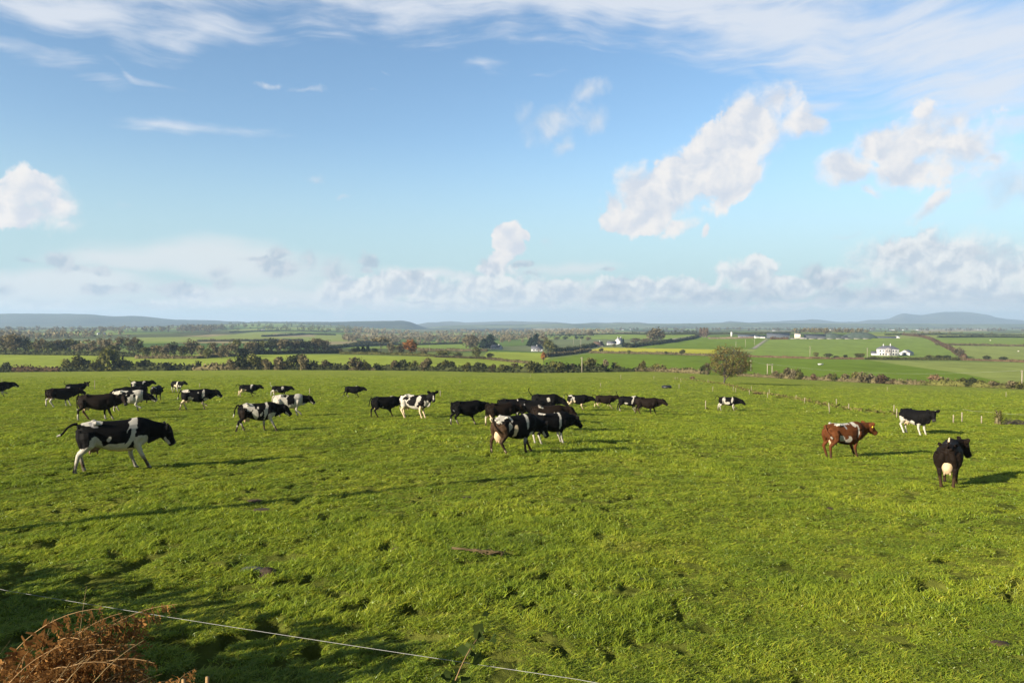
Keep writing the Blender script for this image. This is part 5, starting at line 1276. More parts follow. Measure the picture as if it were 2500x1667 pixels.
# farmyard on the ridge
k = scale_at(1826, 826)
house("farm_shed", "long pale farm shed with grey roof right of the silo", 1826, 825, 42*k, 10, 4.2*k, 4*k, .0, M_CONC, M_METAL, cat="shed", wins=[(-6, 1.5, 2, 1.2), (0, 1.5, 2, 1.2)])
house("farm_shed", "small white lean shed at the right end of the long pale shed", 1851, 826, 13*k, 7, 4*k, 3.5*k, .35, M_WHITE, M_METAL, cat="shed")
house("farm_shed", "white open shed next to the farm track", 1866, 826, 11*k, 7, 3.4*k, 3*k, -.2, M_WHITE, M_DGREY, cat="shed")
house("farm_shed", "wide blue grey corrugated farm shed left of the cream tower", 1905, 827, 50*k, 16, 7*k, 6*k, .04, M_METAL, M_METAL, cat="shed")
house("farm_shed", "tall cream farm building in the middle of the yard", 1950, 827, 13*k, 8, 11*k, 2.5*k, .0, M_CREAM, M_CONC, cat="shed")
house("farm_shed", "low white outbuilding at the foot of the cream tower", 1963, 828, 13*k, 6, 2.6*k, 2*k, .1, M_WHITE, M_CONC, cat="shed")
house("farm_shed", "black clad farm shed right of the cream tower", 1994, 827, 46*k, 12, 5.5*k, 4*k, -.03, M_DGREY, M_DGREY, cat="shed")
house("farm_shed", "long low black shed with a white end at the right of the farm", 2168, 826, 44*k, 9, 2.6*k, 2*k, .0, M_DGREY, M_DGREY, cat="shed")
house("farm_shed", "white gable end of the low black shed at the right of the farm", 2194, 826, 7*k, 6, 2.8*k, 3*k, .4, M_WHITE, M_WHITE, cat="shed")
house("farm_shed", "dark shed between the two green mounds", 2063, 826, 14*k, 6, 3.4*k, 2.2*k, .2, M_DGREY, M_DGREY, cat="shed")
def mound(x, y, wpx, hpx, label):
    g = pix(x, y); k = g.y/F; W, H = wpx*k/2, hpx*k; n = 26; V = []; Q = []
    for i in range(9):
        t = i/8.0
        for j in range(n):
            a = 2*math.pi*j/n; r = 1 - t**1.6
            V.append((W*r*math.cos(a), 7.5*r*math.sin(a), -.3 + (H + .3)*(1 - (1 - t)**1.7)))
    for i in range(8):
        for j in range(n): Q.append((i*n+j, i*n+(j+1) % n, (i+1)*n+(j+1) % n, (i+1)*n+j))
    o = put("silage_mound", fmesh("silage_mound", V, Q, smooth=True), M_GREEN); o.location = (g.x, g.y + 7.5, g.z); tag(o, label, "silage mound")
mound(2036, 826, 58, 13, "smaller green covered silage mound, left one of two")
mound(2104, 826, 92, 15, "larger green covered silage mound, right one of two")
def silo(x, y, wpx, hpx, label):
    g = pix(x, y); k = g.y/F; root = thing("silo", label, "silo", g); r = wpx*k/2; h = hpx*k
    mb = MB(); mb.tube([(0, 0, -.3), (0, 0, h*.86)], [r, r], 16); put("tank", mb.mesh("tank"), M_WHITE, root)
    mb = MB(); mb.tube([(0, 0, h*.86 + .01), (0, 0, h*.94), (0, 0, h)], [r*1.03, r*.7, r*.1], 16); put("cap", mb.mesh("cap"), M_CONC, root)
silo(1786, 822, 4.6, 13, "white cylindrical silo at the left of the farm")
def stone_wall(P, h, label):
    mb = MB(); P = [np.array(p) for p in P]; up = np.array([0, 0, 1.])
    for a, b in zip(P[:-1], P[1:]):
        c = (a + b)/2; d = b - a; mb.box((c[0], c[1], c[2] + h/2 - .2), (np.hypot(d[0], d[1]) + .05, .5, h + .4), math.atan2(d[1], d[0]))
    tag(put("yard_wall", mb.mesh("yard_wall"), M_CONC), label, "wall")
stone_wall([pix(x, 828) for x in range(1930, 2150, 22)], 1.1, "low pale concrete wall along the front of the farm sheds")
for x, y, w, lab in ((240, 817, 8, "left one of two tiny white houses beyond the left tree belt"), (253, 817, 5, "right one of two tiny white houses beyond the left tree belt"), (988, 866, 7, "tiny white hut at the left foot of the orange tree")):
    k = scale_at(x, y); house("cottage", lab, x, y, w*k, 5, 2.6*k, 2.2*k, .3)
G_F = "tiny far white houses in the hazy valley"
for i, (x, y, w) in enumerate(((2030, 806.5, 11), (1960, 807, 5), (1890, 808, 6), (2075, 807.5, 6), (2130, 806, 8), (2180, 806.5, 12), (2205, 806.5, 6), (2240, 806, 5), (2392, 805.5, 8), (2442, 804, 5), (1520, 806, 6), (1540, 805, 4), (640, 806.5, 10), (172, 808, 6), (960, 810, 9))):
    g = pix(x, y); k = g.y/F
    house("far_house", f"tiny far white house in the hazy valley, {ordn(sorted([2030,1960,1890,2075,2130,2180,2205,2240,2392,2442,1520,1540,640,172,960]).index(x)+1)} from the left", x, y, w*k, 8, 1.6*k, 1.2*k, .2*(i % 3 - 1))[0]["group"] = G_F

# ------------------------------------------------------------------ power poles and line
def pole(x, yt, yb, label, arm=True, d=None, twin=False, rz=0.0):
    g = pix(x, yb) if d is None else at(x, d)
    h = (yb - yt)*g.y/F; root = thing("power_pole", label, "power pole", (g.x, g.y, g.z), rz, "wooden power poles")
    r = max(.13, .0)
    xs = (-.9, .9) if twin else (0,)
    for q in xs:
        mb = MB(); mb.tube([(q, 0, -.6), (q, 0, h*.5), (q, 0, h)], [r*1.2, r*1.05, r*.9], 8); put("pole", mb.mesh("pole"), M_POLE, root)
    if arm:
        mb = MB(); w = 2.6 if twin else 1.3; mb.box((0, -.18, h - .35), (w, .12, .14)); c = put("crossarm", mb.mesh("crossarm"), M_POLE, root)
        for q in (-w*.42, 0.0, w*.42):
            mb = MB(); mb.tube([(q, -.18, h - .29), (q, -.18, h - .08)], [.05, .035], 6); put("insulator", mb.mesh("insulator"), M_GLASS, c)
    return Vector((g.x, g.y, g.z + h))
pole(1421, 870, 908, "wooden power pole with crossarm on the pasture edge hedge", d=edge_d(1421) - .5)
a = pole(1834, 879, 906, "wooden power pole just right of the lone tree")
b = pole(1880, 888, 920, "twin legged power pole at the start of the overhead line", twin=True)
c = pole(2497, 905, 951, "tall wooden power pole at the right edge of the picture", d=edge_d(2497) + 4)
pole(1820, 828, 848, "thin power pole beside the farm track, left one of a pair", False)
pole(1842, 827, 843, "thin power pole beside the farm track, right one of a pair", False)
pole(1797, 833, 853, "thin power pole above the crown of the lone tree", False)
pole(1978, 845, 873, "power pole standing at the rusty hedge beside a pointed olive tree")
pole(2118, 849, 873, "power pole left of the large white house")
pole(1048, 842, 858, "thin power pole in the green field right of the orange tree", False)
pole(1400, 824, 842, "thin power pole left of the thatched cottage", False)
pole(1418, 826, 853, "thin power pole nearest the thatched cottage on the left", False)
def wire(pts, sag, r, label, name="power_line", mat=None, n=30):
    P = []
    for p, q in zip(pts[:-1], pts[1:]):
        for i in range(n + 1):
            t = i/n; v = p.lerp(q, t); v.z -= sag*4*t*(1 - t); P.append(tuple(v))
    mb = MB(); mb.tube(P, r, 5); return tag(put(name, mb.mesh(name, True), mat or M_WIRE), label, "wire")
wire([a, b], .5, .012, "short span of overhead line between the two poles right of the lone tree")
wire([b, c], 2.2, .012, "long overhead line crossing the dark green field to the right edge")

# ------------------------------------------------------------------ fence posts
G_P = "wooden fence posts in the pasture"
POSTS = [(229,928,951),(3,924,936),(486,936,946),(755,949,962),(1123,929,936),(1296,914,921),(1516,915,926),(1597,918,925),(1649,919,927),(1655,920,926),(1663,924,933),(1692,921,928),(1729,926,934),(1741,944,956),(1659,938,950),(1467,935,945),(1724,978,1001),
         (1791,943,955),(1797,947,958),(1831,952,964),(1836,943,955),(1875,958,971),(1879,951,964),(1945,964,975),(1966,971,985),(2044,974,989),(2074,986,999),(2168,945,954),(2459,957,969),(2028,984,1009),(2185,989,1007),(2192,998,1019),(2287,1003,1022),(2331,1013,1032),(2352,1007,1030),(2400,1016,1033),(1075,953,969)]
POSTS.sort()
def posts():
    for i, (x, yt, yb) in enumerate(POSTS):
        g = pix(x, yb); h = (yb - yt)*g.y/F; h = min(h, 1.55); mb = MB()
        r = .045 if yb > 985 else .04
        lean = .12 if x == 2028 else rnd.uniform(-.05, .05)
        mb.tube([(0, 0, -.25), (-lean*h*.5, .01, h*.5), (-lean*h, 0, h), (-lean*h*1.02, 0, h + .03)], [r*1.05, r, r*.95, r*.5], 7)
        o = put("fence_post", mb.mesh("fence_post"), M_POST); o.location = g
        extra = "leaning " if x == 2028 else ""
        tag(o, f"{extra}{'pale' if yb > 985 else 'thin'} wooden fence post in the grass, {ordn(i+1)} from the left", "fence post", G_P)
posts()
w1 = [pix(2331, 1032), pix(2352, 1030)]
wire([pix(2331, 1032) + Vector((0, 0, .85)), pix(2352, 1030) + Vector((0, 0, .95)), pix(2400, 1033) + Vector((0, 0, .85)), pix(2560, 1044) + Vector((0, 0, .8))], .05, .004, "slack fence wire between the white posts behind the standing black cow", "fence_wire", None, 12)

# tractor tyre lying flat, white trough, sheep, stump
def tyre():
    g = pix(1628, 948); root = thing("tyre", "black tractor tyre lying flat in the pasture", "tyre", g); R0 = 24*g.y/F/2; r = R0*.26; mb = MB(); n = 40; m = 12; V = []; Q = []
    for i in range(n):
        a = 2*math.pi*i/n
        for j in range(m):
            b = 2*math.pi*j/m; rr = R0 - r + r*math.cos(b)*(1.0 + (.05 if i % 2 and math.cos(b) > .4 else 0)); V.append((rr*math.cos(a), rr*math.sin(a), r*1.15 + r*1.15*math.sin(b)))
    for i in range(n):
        for j in range(m): Q.append((i*m+j, ((i+1) % n)*m+j, ((i+1) % n)*m+(j+1) % m, i*m+(j+1) % m))
    put("tread", fmesh("tread", V, Q, smooth=True), M_RUBBER, root)
    mb = MB(); mb.tube([(0, 0, r*.3), (0, 0, r*.5)], [R0 - r*1.6, R0 - r*1.6], 24); put("rim", mb.mesh("rim"), M_DGREY, root)
tyre()
def trough():
    g = pix(2004, 892); k = g.y/F; W = 13*k; H = 4.5*k; root = thing("feed_trough", "white feed trough standing in the dark green field", "trough", g, .1)
    mb = MB(); x, y = W/2, .55
    V = [(-x*.8,-y*.6,H*.25),(x*.8,-y*.6,H*.25),(x*.8,y*.6,H*.25),(-x*.8,y*.6,H*.25),(-x,-y,H),(x,-y,H),(x,y,H),(-x,y,H),(-x*.92,-y*.85,H),(x*.92,-y*.85,H),(x*.92,y*.85,H),(-x*.92,y*.85,H),(-x*.75,-y*.5,H*.4),(x*.75,-y*.5,H*.4),(x*.75,y*.5,H*.4),(-x*.75,y*.5,H*.4)]
    mb.add(V, [(0,1,5,4),(1,2,6,5),(2,3,7,6),(3,0,4,7),(0,3,2,1),(4,5,9,8),(5,6,10,9),(6,7,11,10),(7,4,8,11),(8,9,13,12),(9,10,14,13),(10,11,15,14),(11,8,12,15),(12,13,14,15)])
    put("basin", mb.mesh("basin"), M_WHITE, root)
    for sx in (-.6, .6):
        for sy in (-.3, .3):
            mb = MB(); mb.box((x*sx, sy, H*.13 - .02), (.12, .12, H*.26 + .04)); put("leg", mb.mesh("leg"), M_METAL, root)
trough()
M_WOOL = simple("wool", (.62, .58, .48), .95, .1, 6.0, .4)
def sheep(x, y, label):
    g = pix(x, y); mb = MB()
    pr = [(-.62,.05),(-.55,.22),(-.3,.33),(.1,.35),(.4,.30),(.55,.20),(.60,.06)]
    mb.tube([(a, 0, .72) for a, _ in pr], [b for _, b in pr], 12, [b*1.0 for _, b in pr])
    mb.tube([(.5,0,.82),(.68,0,.98),(.74,0,1.02)], [.17,.13,.10], 10); mb.tube([(.70,0,1.04),(.86,0,.92),(.97,0,.84)], [.10,.085,.055], 10)
    for a in (-.4, .36):
        for s in (-.15, .15): mb.tube([(a, s, .55), (a, s, .25), (a + .02, s, 0)], [.07, .045, .045], 7)
    for s in (-1, 1): mb.tube([(.70, s*.08, 1.06), (.68, s*.22, 1.03)], [.04, .02], 6)
    root = thing("sheep", label, "sheep", g, rnd.uniform(-.4, .4)); root.scale = (1.15,)*3
    put("body", mb.mesh("body", True), M_WOOL, root)
sheep(2418, 832, "white sheep in the upper field at far right"); sheep(2487, 859, "white sheep near the right edge in the lower pale field")
def far_cattle():
    src = [o for o in COL.objects if o.get("category") == "cow" and o["label"].startswith("plain brownish")][0]
    for x, y, l in ((815, 848, "tiny black cow in the far green field, leftmost of four"), (823, 846, "tiny black cow in the far green field, second of four"), (832, 846, "tiny black cow in the far green field, third of four"), (841, 846, "tiny black cow in the far green field, rightmost of four")):
        g = pix(x, y); dup(src, g, rnd.uniform(-.5, .5), l, "tiny cattle in the far green field", (1.0,)*3)
far_cattle()
def stump():
    g = pix(2440, 1036); k = g.y/F; h = 34*k; root = thing("tree_stump", "gnarled brown tree stump with a heap of dead branches on its right", "stump", g)
    r = np.random.default_rng(4); mb = MB()
    for q in range(5):
        a = q*1.256; mb.tube([(math.cos(a)*.15, math.sin(a)*.15, -.1), (math.cos(a)*.08, math.sin(a)*.08, h*.35), (math.cos(a)*.07 + .05, math.sin(a)*.06, h*.7), (math.cos(a)*.13, math.sin(a)*.1, h*r.uniform(.6, 1.0))], [.11, .085, .075, .03], 8)
    put("trunk", mb.mesh("trunk", True), simple("rotten_wood", (.15, .125, .06), .95, .35, 5, .6), root)
    P = r.normal(size=(500, 3))*np.array([.13, .13, h*.25]) + np.array([0.05, 0, h*.5]); V, Q = leaf_quads(P, r.normal(size=(500, 3)), .045, 3)
    put("ivy", fmesh("ivy", V, Q), M_OLIVE, root)
    mb = MB()
    for q in range(60):
        x0 = r.uniform(.2, 1.5); y0 = r.uniform(-.4, .4); a = r.uniform(-.6, .6); L = r.uniform(.4, 1.1)
        mb.tube([(x0, y0, .03), (x0 + L*.5*math.cos(a), y0 + L*.5*math.sin(a), r.uniform(.1, .38)*(1.6 - x0*.7)), (x0 + L*math.cos(a), y0 + L*math.sin(a), r.uniform(.02, .2))], [.02, .014, .005], 4, cap=False)
    put("branches", mb.mesh("branches"), M_BARK, root)
stump()
# ------------------------------------------------------------------ grass tufts on the pasture
def blade_mat():
    m, nt = new_mat("grass_blades")
    out = N(nt, 'ShaderNodeOutputMaterial'); d = N(nt, 'ShaderNodeBsdfDiffuse'); t = N(nt, 'ShaderNodeBsdfTranslucent'); gl = N(nt, 'ShaderNodeBsdfGlossy', inp={'Roughness': .45})
    geo = N(nt, 'ShaderNodeNewGeometry'); oi = N(nt, 'ShaderNodeObjectInfo')
    nz = N(nt, 'ShaderNodeTexNoise', inp={'Scale': .42, 'Detail': 7.0, 'Roughness': .72}); nt.links.new(oi.outputs['Location'], nz.inputs['Vector'])
    r = ramp(nt, [(.24, (.140, .190, .026)), (.42, (.225, .300, .024)), (.60, (.325, .380, .030)), (.80, (.410, .385, .075))], nz.outputs['Fac'])
    r2 = ramp(nt, [(0, (.60, .72, .6)), (.4, (1.0, 1, .9)), (.78, (1.15, 1.08, 1)), (.93, (1.3, 1.05, 1.0)), (1, (1.75, 1.25, 2.0))], geo.outputs['Random Per Island'])
    mu = N(nt, 'ShaderNodeMix', data_type='RGBA', blend_type='MULTIPLY'); mu.inputs['Factor'].default_value = 1; nt.links.new(r.outputs[0], mu.inputs[6]); nt.links.new(r2.outputs[0], mu.inputs[7])
    mr = N(nt, 'ShaderNodeMapRange', inp={'To Min': .72, 'To Max': 1.22}); nt.links.new(oi.outputs['Random'], mr.inputs['Value'])
    sc = N(nt, 'ShaderNodeVectorMath', operation='SCALE'); nt.links.new(mu.outputs[2], sc.inputs[0]); nt.links.new(mr.outputs[0], sc.inputs['Scale'])
    for b in (d, t): nt.links.new(sc.outputs[0], b.inputs['Color'])
    gl.inputs['Color'].default_value = (.9, .95, .8, 1)
    mx = N(nt, 'ShaderNodeMixShader', inp={0: .38}); nt.links.new(d.outputs[0], mx.inputs[1]); nt.links.new(t.outputs[0], mx.inputs[2])
    m2 = N(nt, 'ShaderNodeMixShader', inp={0: .035}); nt.links.new(mx.outputs[0], m2.inputs[1]); nt.links.new(gl.outputs[0], m2.inputs[2])
    nt.links.new(m2.outputs[0], out.inputs[0]); return m
def make_grass():
    mat = blade_mat(); g = np.random.default_rng(99)
    lib = bpy.data.collections.new("grass_tufts")
    for q in range(6):
        V = []; Q = []; T = []; n = 0
        nb = 24 if q < 4 else 14
        for b in range(nb):
            a = g.uniform(0, 6.28); r = .075*math.sqrt(g.uniform(0, 1)); x, y = r*math.cos(a), r*math.sin(a)
            L = g.uniform(.06, .15)*(1.45 if q >= 4 else 1); ang = g.uniform(0, 6.28)
            ln = np.array([math.cos(ang), math.sin(ang)])*g.uniform(.2, .95) + np.array([.18, .05]); w = g.uniform(.0035, .0065); sd = g.uniform(0, 6.28); s = np.array([math.cos(sd), math.sin(sd)])*w
            for i, tt in enumerate((0, .4, .75, 1.0)):
                cx = x + ln[0]*L*tt**1.7*.8; cy = y + ln[1]*L*tt**1.7*.8; cz = L*(tt - .28*tt**2.2)
                if i < 3:
                    k = (1, .95, .6)[i]; V += [(cx - s[0]*k, cy - s[1]*k, cz), (cx + s[0]*k, cy + s[1]*k, cz)]
                else: V.append((cx, cy, cz))
            Q += [(n, n+1, n+3, n+2), (n+2, n+3, n+5, n+4)]; T.append((n+4, n+5, n+6)); n += 7
        me = fmesh("tuft", V, Q, T); me.materials.append(mat)
        o = bpy.data.objects.new("tuft", me); lib.objects.link(o)
    P = []; S = []; Rr = []; I = []
    for d0, d1, dens, sx, sz in ((4.6, 9, 340, .92, .72), (9, 15, 240, 1.05, .78), (15, 28, 110, 1.35, .88), (28, 60, 26, 2.2, 1.2), (60, 200, 4.2, 4.2, 1.7)):
        area = .86*(d1*d1 - d0*d0); n = int(area*dens)
        Y = np.sqrt(g.uniform(d0*d0, d1*d1, n)); X = g.uniform(-.86, .86, n)*Y
        cl = fbm2(X/.55, Y/.55, 61, 3); bg = fbm2(X/3.5, Y/3.5, 63, 2); bare = fbm2(X/.75 + 9, Y/.75, 91, 3)
        keep = (bare < .77) & (g.uniform(0, 1, n) < np.clip((205 - Y)/135, 0, 1)**1.5 + (d1 < 100)) & (pit(X, Y) < .03) & (g.uniform(0, 1, n) < .45 + 1.3*cl)
        X, Y, cl, bg = X[keep], Y[keep], cl[keep], bg[keep]; n = len(X)
        Z = ground(X, Y) + lump(X, Y) - .008
        P.append(np.c_[X, Y, Z]); h = sz*(.22 + .68*np.clip(cl - .25, 0, 1) + .28*(bg > .62))*g.uniform(.75, 1.25, n)
        w = sx*g.uniform(.85, 1.25, n); S.append(np.c_[w, w, h])
        Rr.append(np.c_[g.normal(size=n)*.08, g.normal(size=n)*.08, g.normal(size=n)*.55])
        I.append(np.where((bg > .6) & (g.uniform(0, 1, n) < .4), g.integers(4, 6, n), g.integers(0, 4, n)))
    P = np.concatenate(P); S = np.concatenate(S); Rr = np.concatenate(Rr); I = np.concatenate(I)
    me = bpy.data.meshes.new("grass"); me.vertices.add(len(P)); me.vertices.foreach_set("co", P.astype(np.float32).ravel())
    for nm, ty, A in (("scl", 'FLOAT_VECTOR', S), ("rot", 'FLOAT_VECTOR', Rr)):
        a = me.attributes.new(nm, ty, 'POINT'); a.data.foreach_set("vector", A.astype(np.float32).ravel())
    a = me.attributes.new("pick", 'INT', 'POINT'); a.data.foreach_set("value", I.astype(np.int32))
    me.update()
    o = put("grass", me); stuff(o); o["label"] = "tufted green pasture grass covering the field"; o["category"] = "grass"
    gt = bpy.data.node_groups.new("scatter_grass", 'GeometryNodeTree')
    gt.interface.new_socket("Geometry", in_out='INPUT', socket_type='NodeSocketGeometry'); gt.interface.new_socket("Geometry", in_out='OUTPUT', socket_type='NodeSocketGeometry')
    gi = gt.nodes.new('NodeGroupInput'); go = gt.nodes.new('NodeGroupOutput'); ip = gt.nodes.new('GeometryNodeInstanceOnPoints'); ci = gt.nodes.new('GeometryNodeCollectionInfo')
    ci.inputs['Collection'].default_value = lib; ci.inputs['Separate Children'].default_value = True; ci.inputs['Reset Children'].default_value = True
    def na(nm, ty):
        k = gt.nodes.new('GeometryNodeInputNamedAttribute'); k.data_type = ty; k.inputs['Name'].default_value = nm; return k.outputs[0]
    L = gt.links.new
    L(gi.outputs[0], ip.inputs['Points']); L(ci.outputs[0], ip.inputs['Instance']); ip.inputs['Pick Instance'].default_value = True
    L(na("pick", 'INT'), ip.inputs['Instance Index'])
    er = gt.nodes.new('FunctionNodeEulerToRotation'); L(na("rot", 'FLOAT_VECTOR'), er.inputs[0]); L(er.outputs[0], ip.inputs['Rotation'])
    L(na("scl", 'FLOAT_VECTOR'), ip.inputs['Scale']); L(ip.outputs[0], go.inputs[0])
    md = o.modifiers.new("scatter", 'NODES'); md.node_group = gt
make_grass()

# ------------------------------------------------------------------ bank the photo is taken from, with its bracken
LN = np.array([5.4, -2.2])/np.hypot(5.4, 2.2)       # direction of the boundary bank
C0 = np.array([-2.4, 3.45])
def bank_pt(s, t):     # s along the bank, t across (towards the field)
    nrm = np.array([-LN[1], LN[0]]); return C0 + LN*s + nrm*t
def bank_h(t): return 1.18*np.exp(-(np.asarray(t)/.95)**4)
def make_bank():
    s = np.linspace(-14, 12, 160); t = np.linspace(-1.9, 1.5, 40); Sg, Tg = np.meshgrid(s, t); nrm = np.array([-LN[1], LN[0]])
    X = C0[0] + LN[0]*Sg + nrm[0]*Tg; Y = C0[1] + LN[1]*Sg + nrm[1]*Tg
    Z = -.058*Y - .25 + (bank_h(Tg) + .25)*1.0 + .16*(fbm2(X/.5, Y/.5, 5, 4) - .5) - .25*(np.abs(Tg) > 1.35)
    m, n = Z.shape; idx = np.arange(m*n).reshape(m, n); Q = np.stack([idx[:-1, :-1], idx[:-1, 1:], idx[1:, 1:], idx[1:, :-1]], -1).reshape(-1, 4)
    o = put("bank", fmesh("bank", np.stack([X, Y, Z], -1).reshape(-1, 3), Q, smooth=True), simple("bank_earth", (.045, .035, .018), .95, .4, 6, .8)); struct(o)
    o["label"] = "earth bank at the near field boundary"
make_bank()
M_FROND = leafmat("dead_bracken", (.19, .085, .026), (.36, .185, .060), 8.0, .3, val=.2); M_STALK = simple("dead_stalk", (.34, .21, .09), .8, .25, 10.0); M_STRAW = simple("straw", (.27, .19, .085), .8, .2, 10.0)
M_BRAMB = leafmat("bramble_leaves", (.05, .085, .02), (.10, .13, .035), 5.0, .3)
def bz(X, Y):
    r = np.array([X, Y]) - C0; t = float(r @ np.array([-LN[1], LN[0]])); return -.058*Y + float(bank_h(t))
def arch(base, az, L, bend, n=14, g=None, up=1.35):
    P = [np.array(base, float)]; th = up
    for i in range(n):
        th -= bend/n*(1 + i/n); d = np.array([math.cos(az)*math.cos(th), math.sin(az)*math.cos(th), math.sin(th)]); P.append(P[-1] + d*L/n)
    return np.array(P)
def bracken(X, Y, nf, Lm, label, seed, az0=None, spread=1.4, z0=0.0):
    g = np.random.default_rng(seed); z = bz(X, Y) - .03 + z0; root = thing("bracken", label, "bracken", (X, Y, z)); st = MB(); lf = MB()
    for f in range(nf):
        az = (g.uniform(0, 6.28) if az0 is None else az0 + g.normal()*spread*.5); L = Lm*g.uniform(.65, 1.15)
        P = arch((g.normal()*.10, g.normal()*.10, 0), az, L, g.uniform(.7, 2.0), 16, up=g.uniform(1.15, 1.5))
        st.tube(P, np.linspace(.0034, .0012, len(P)), 5, cap=False)
        side = np.array([-math.sin(az), math.cos(az), 0])
        for i in range(5, len(P) - 1):
            w = L*.30*math.sin(math.pi*min(1, (i - 3)/(len(P) - 3.0)))**.8*(1 - .35*(i/len(P)))
            tng = P[i+1] - P[i]; tng /= np.linalg.norm(tng)
            for s_ in (-1, 1):
                d = side*s_*.9 + tng*.55 + np.array([0, 0, -g.uniform(.1, .8)]); d /= np.linalg.norm(d); k = 11
                b = P[i] + tng*L/32*(s_ > 0); pts = [b]
                for j in range(k):
                    d = d + np.array([0, 0, -.16]) + g.normal(size=3)*.12; d /= np.linalg.norm(d); pts.append(pts[-1] + d*w/k)
                for j in range(1, k):
                    a_ = pts[j+1] - pts[j-1]; a_ /= np.linalg.norm(a_) + 1e-9; pl = w*.15*(1 - j/(k + 1.0))*g.uniform(.6, 1.4)
                    for q in (-1, 1):
                        e = np.cross(a_, tng + g.normal(size=3)*.35)*q; e /= np.linalg.norm(e) + 1e-9; e = e + a_*.4 + g.normal(size=3)*.3
                        lf.add([pts[j] - a_*pl*.34, pts[j] + a_*pl*.34, pts[j] + e*pl + a_*pl*.30, pts[j] + e*pl*.9 - a_*pl*.12], [(0, 1, 2, 3)])
    put("stem", st.mesh("stem"), M_STALK, root); put("fronds", lf.mesh("fronds"), M_FROND, root)
bracken(-2.66, 3.92, 30, .90, "thick rusty bracken clump at the left edge of the near bank", 1, .4, 2.2)
bracken(-2.46, 3.72, 18, .64, "rusty bracken clump in the bottom left corner", 2, .6, 2.0)
bracken(-2.22, 3.62, 6, .60, "bracken leaning right beside the corner clump", 3, .3, 1.2)
bracken(-1.70, 3.42, 5, .66, "single curled bracken frond standing at the bottom edge", 4, 1.0, .6)
bracken(-1.55, 3.30, 4, .48, "low broken bracken right of the curled frond", 5, .2, 1.0)
bracken(-1.25, 3.20, 3, .66, "small withered bracken tip, rightmost at the bottom edge", 6, .5, .5)
def dry_grass(X, Y, n, Lm, label, seed, az0=.3, spread=1.0, mat=None):
    g = np.random.default_rng(seed); z = bz(X, Y) - .03; mb = MB()
    for f in range(n):
        P = arch((g.normal()*.16, g.normal()*.12, 0), az0 + g.normal()*spread, Lm*g.uniform(.5, 1.2), g.uniform(.1, 1.3), 9, up=g.uniform(.75, 1.45)); mb.tube(P, np.linspace(.0028, .0008, len(P)), 4, cap=False)
    o = put("dry_grass", mb.mesh("dry_grass"), mat or M_STRAW); o.location = (X, Y, z); tag(o, label, "dry grass")
dry_grass(-2.58, 3.88, 60, .66, "pale straw grass mixed into the left edge bracken", 21, .4, .8)
dry_grass(-2.34, 3.66, 34, .54, "long straw grass stalks leaning out over the dark shade", 12, .3, .5)
def stub(X, Y, h, label, lean=.05):
    z = bz(X, Y) - .05; mb = MB(); mb.tube([(0, 0, 0), (lean*.5, 0, h*.55), (lean*.7, .01, h)], [.010, .009, .008], 7); o = put("dead_stalk", mb.mesh("dead_stalk"), M_STALK); o.location = (X, Y, z); tag(o, label, "stalk")
stub(-1.44, 3.24, .58, "short brown broken stalk, left one at the bottom edge", -.03); stub(-1.36, 3.22, .60, "thick brown broken stalk, right one at the bottom edge", .02)
def bramble(X, Y, label, seed):
    g = np.random.default_rng(seed); z = bz(X, Y) - .05; root = thing("bramble", label, "bramble", (X, Y, z)); P = arch((0, 0, 0), 1.2, 1.0, 1.0, 14, up=1.5); mb = MB(); mb.tube(P, np.linspace(.005, .002, len(P)), 5, cap=False); put("stem", mb.mesh("stem"), M_STALK, root)
    pts = np.repeat(P[5:], 4, 0) + g.normal(size=(len(P[5:])*4, 3))*.035; V, Q = leaf_quads(pts, g.normal(size=pts.shape), .024, seed, 1.2); put("leaves", fmesh("leaves", V, Q), M_BRAMB, root)
bramble(-.37, 3.05, "green bramble shoot poking up at the middle of the bottom edge", 3)
# hedge on the same bank further left (its shade falls across the near corner)
hp = [bank_pt(s, 0.0) for s in (-3.2, -5.5, -8, -11, -13.5)]
hedge_pts([(p[0], p[1], 0) for p in hp], 1.88, 1.6, M_BROWN, "tall hedge on the near bank just outside the left of the picture", seed=5, uneven=.14, leaf=.10, dens=12)
def thin_tree():
    X, Y = -12.9, 11.7; z = float(ground(X, Y)); root = thing("ash_sapling", "thin leafless ash sapling just outside the left of the picture", "tree", (X, Y, z)); mb = MB(); g = np.random.default_rng(3)
    mb.tube([(0, 0, -.2), (.05, 0, 2), (0, .05, 4), (.03, 0, 5.9)], [.20, .17, .13, .06], 7); put("trunk", mb.mesh("trunk"), M_BARK, root)
    mb = MB()
    for q in range(90):
        z0 = g.uniform(1.4, 5.6); a = g.uniform(0, 6.28); L = g.uniform(.4, 1.0); mb.tube([(0, 0, z0), (math.cos(a)*L*.25, math.sin(a)*L*.25, z0 + L*.5), (math.cos(a)*L*.35, math.sin(a)*L*.35, z0 + L)], [.02, .014, .005], 4, cap=False)
    put("branches", mb.mesh("branches"), M_BARK, root)
thin_tree()
# white electric fence wire across the near corner
wire([Vector((-7.2, 8.15, .52)), Vector((-4.95, 7.2, .48)), Vector((.45, 5.15, .60)), Vector((3.2, 4.1, .62))], .012, .0016, "thin white electric fence wire crossing the bottom left corner", "fence_wire", None, 10)

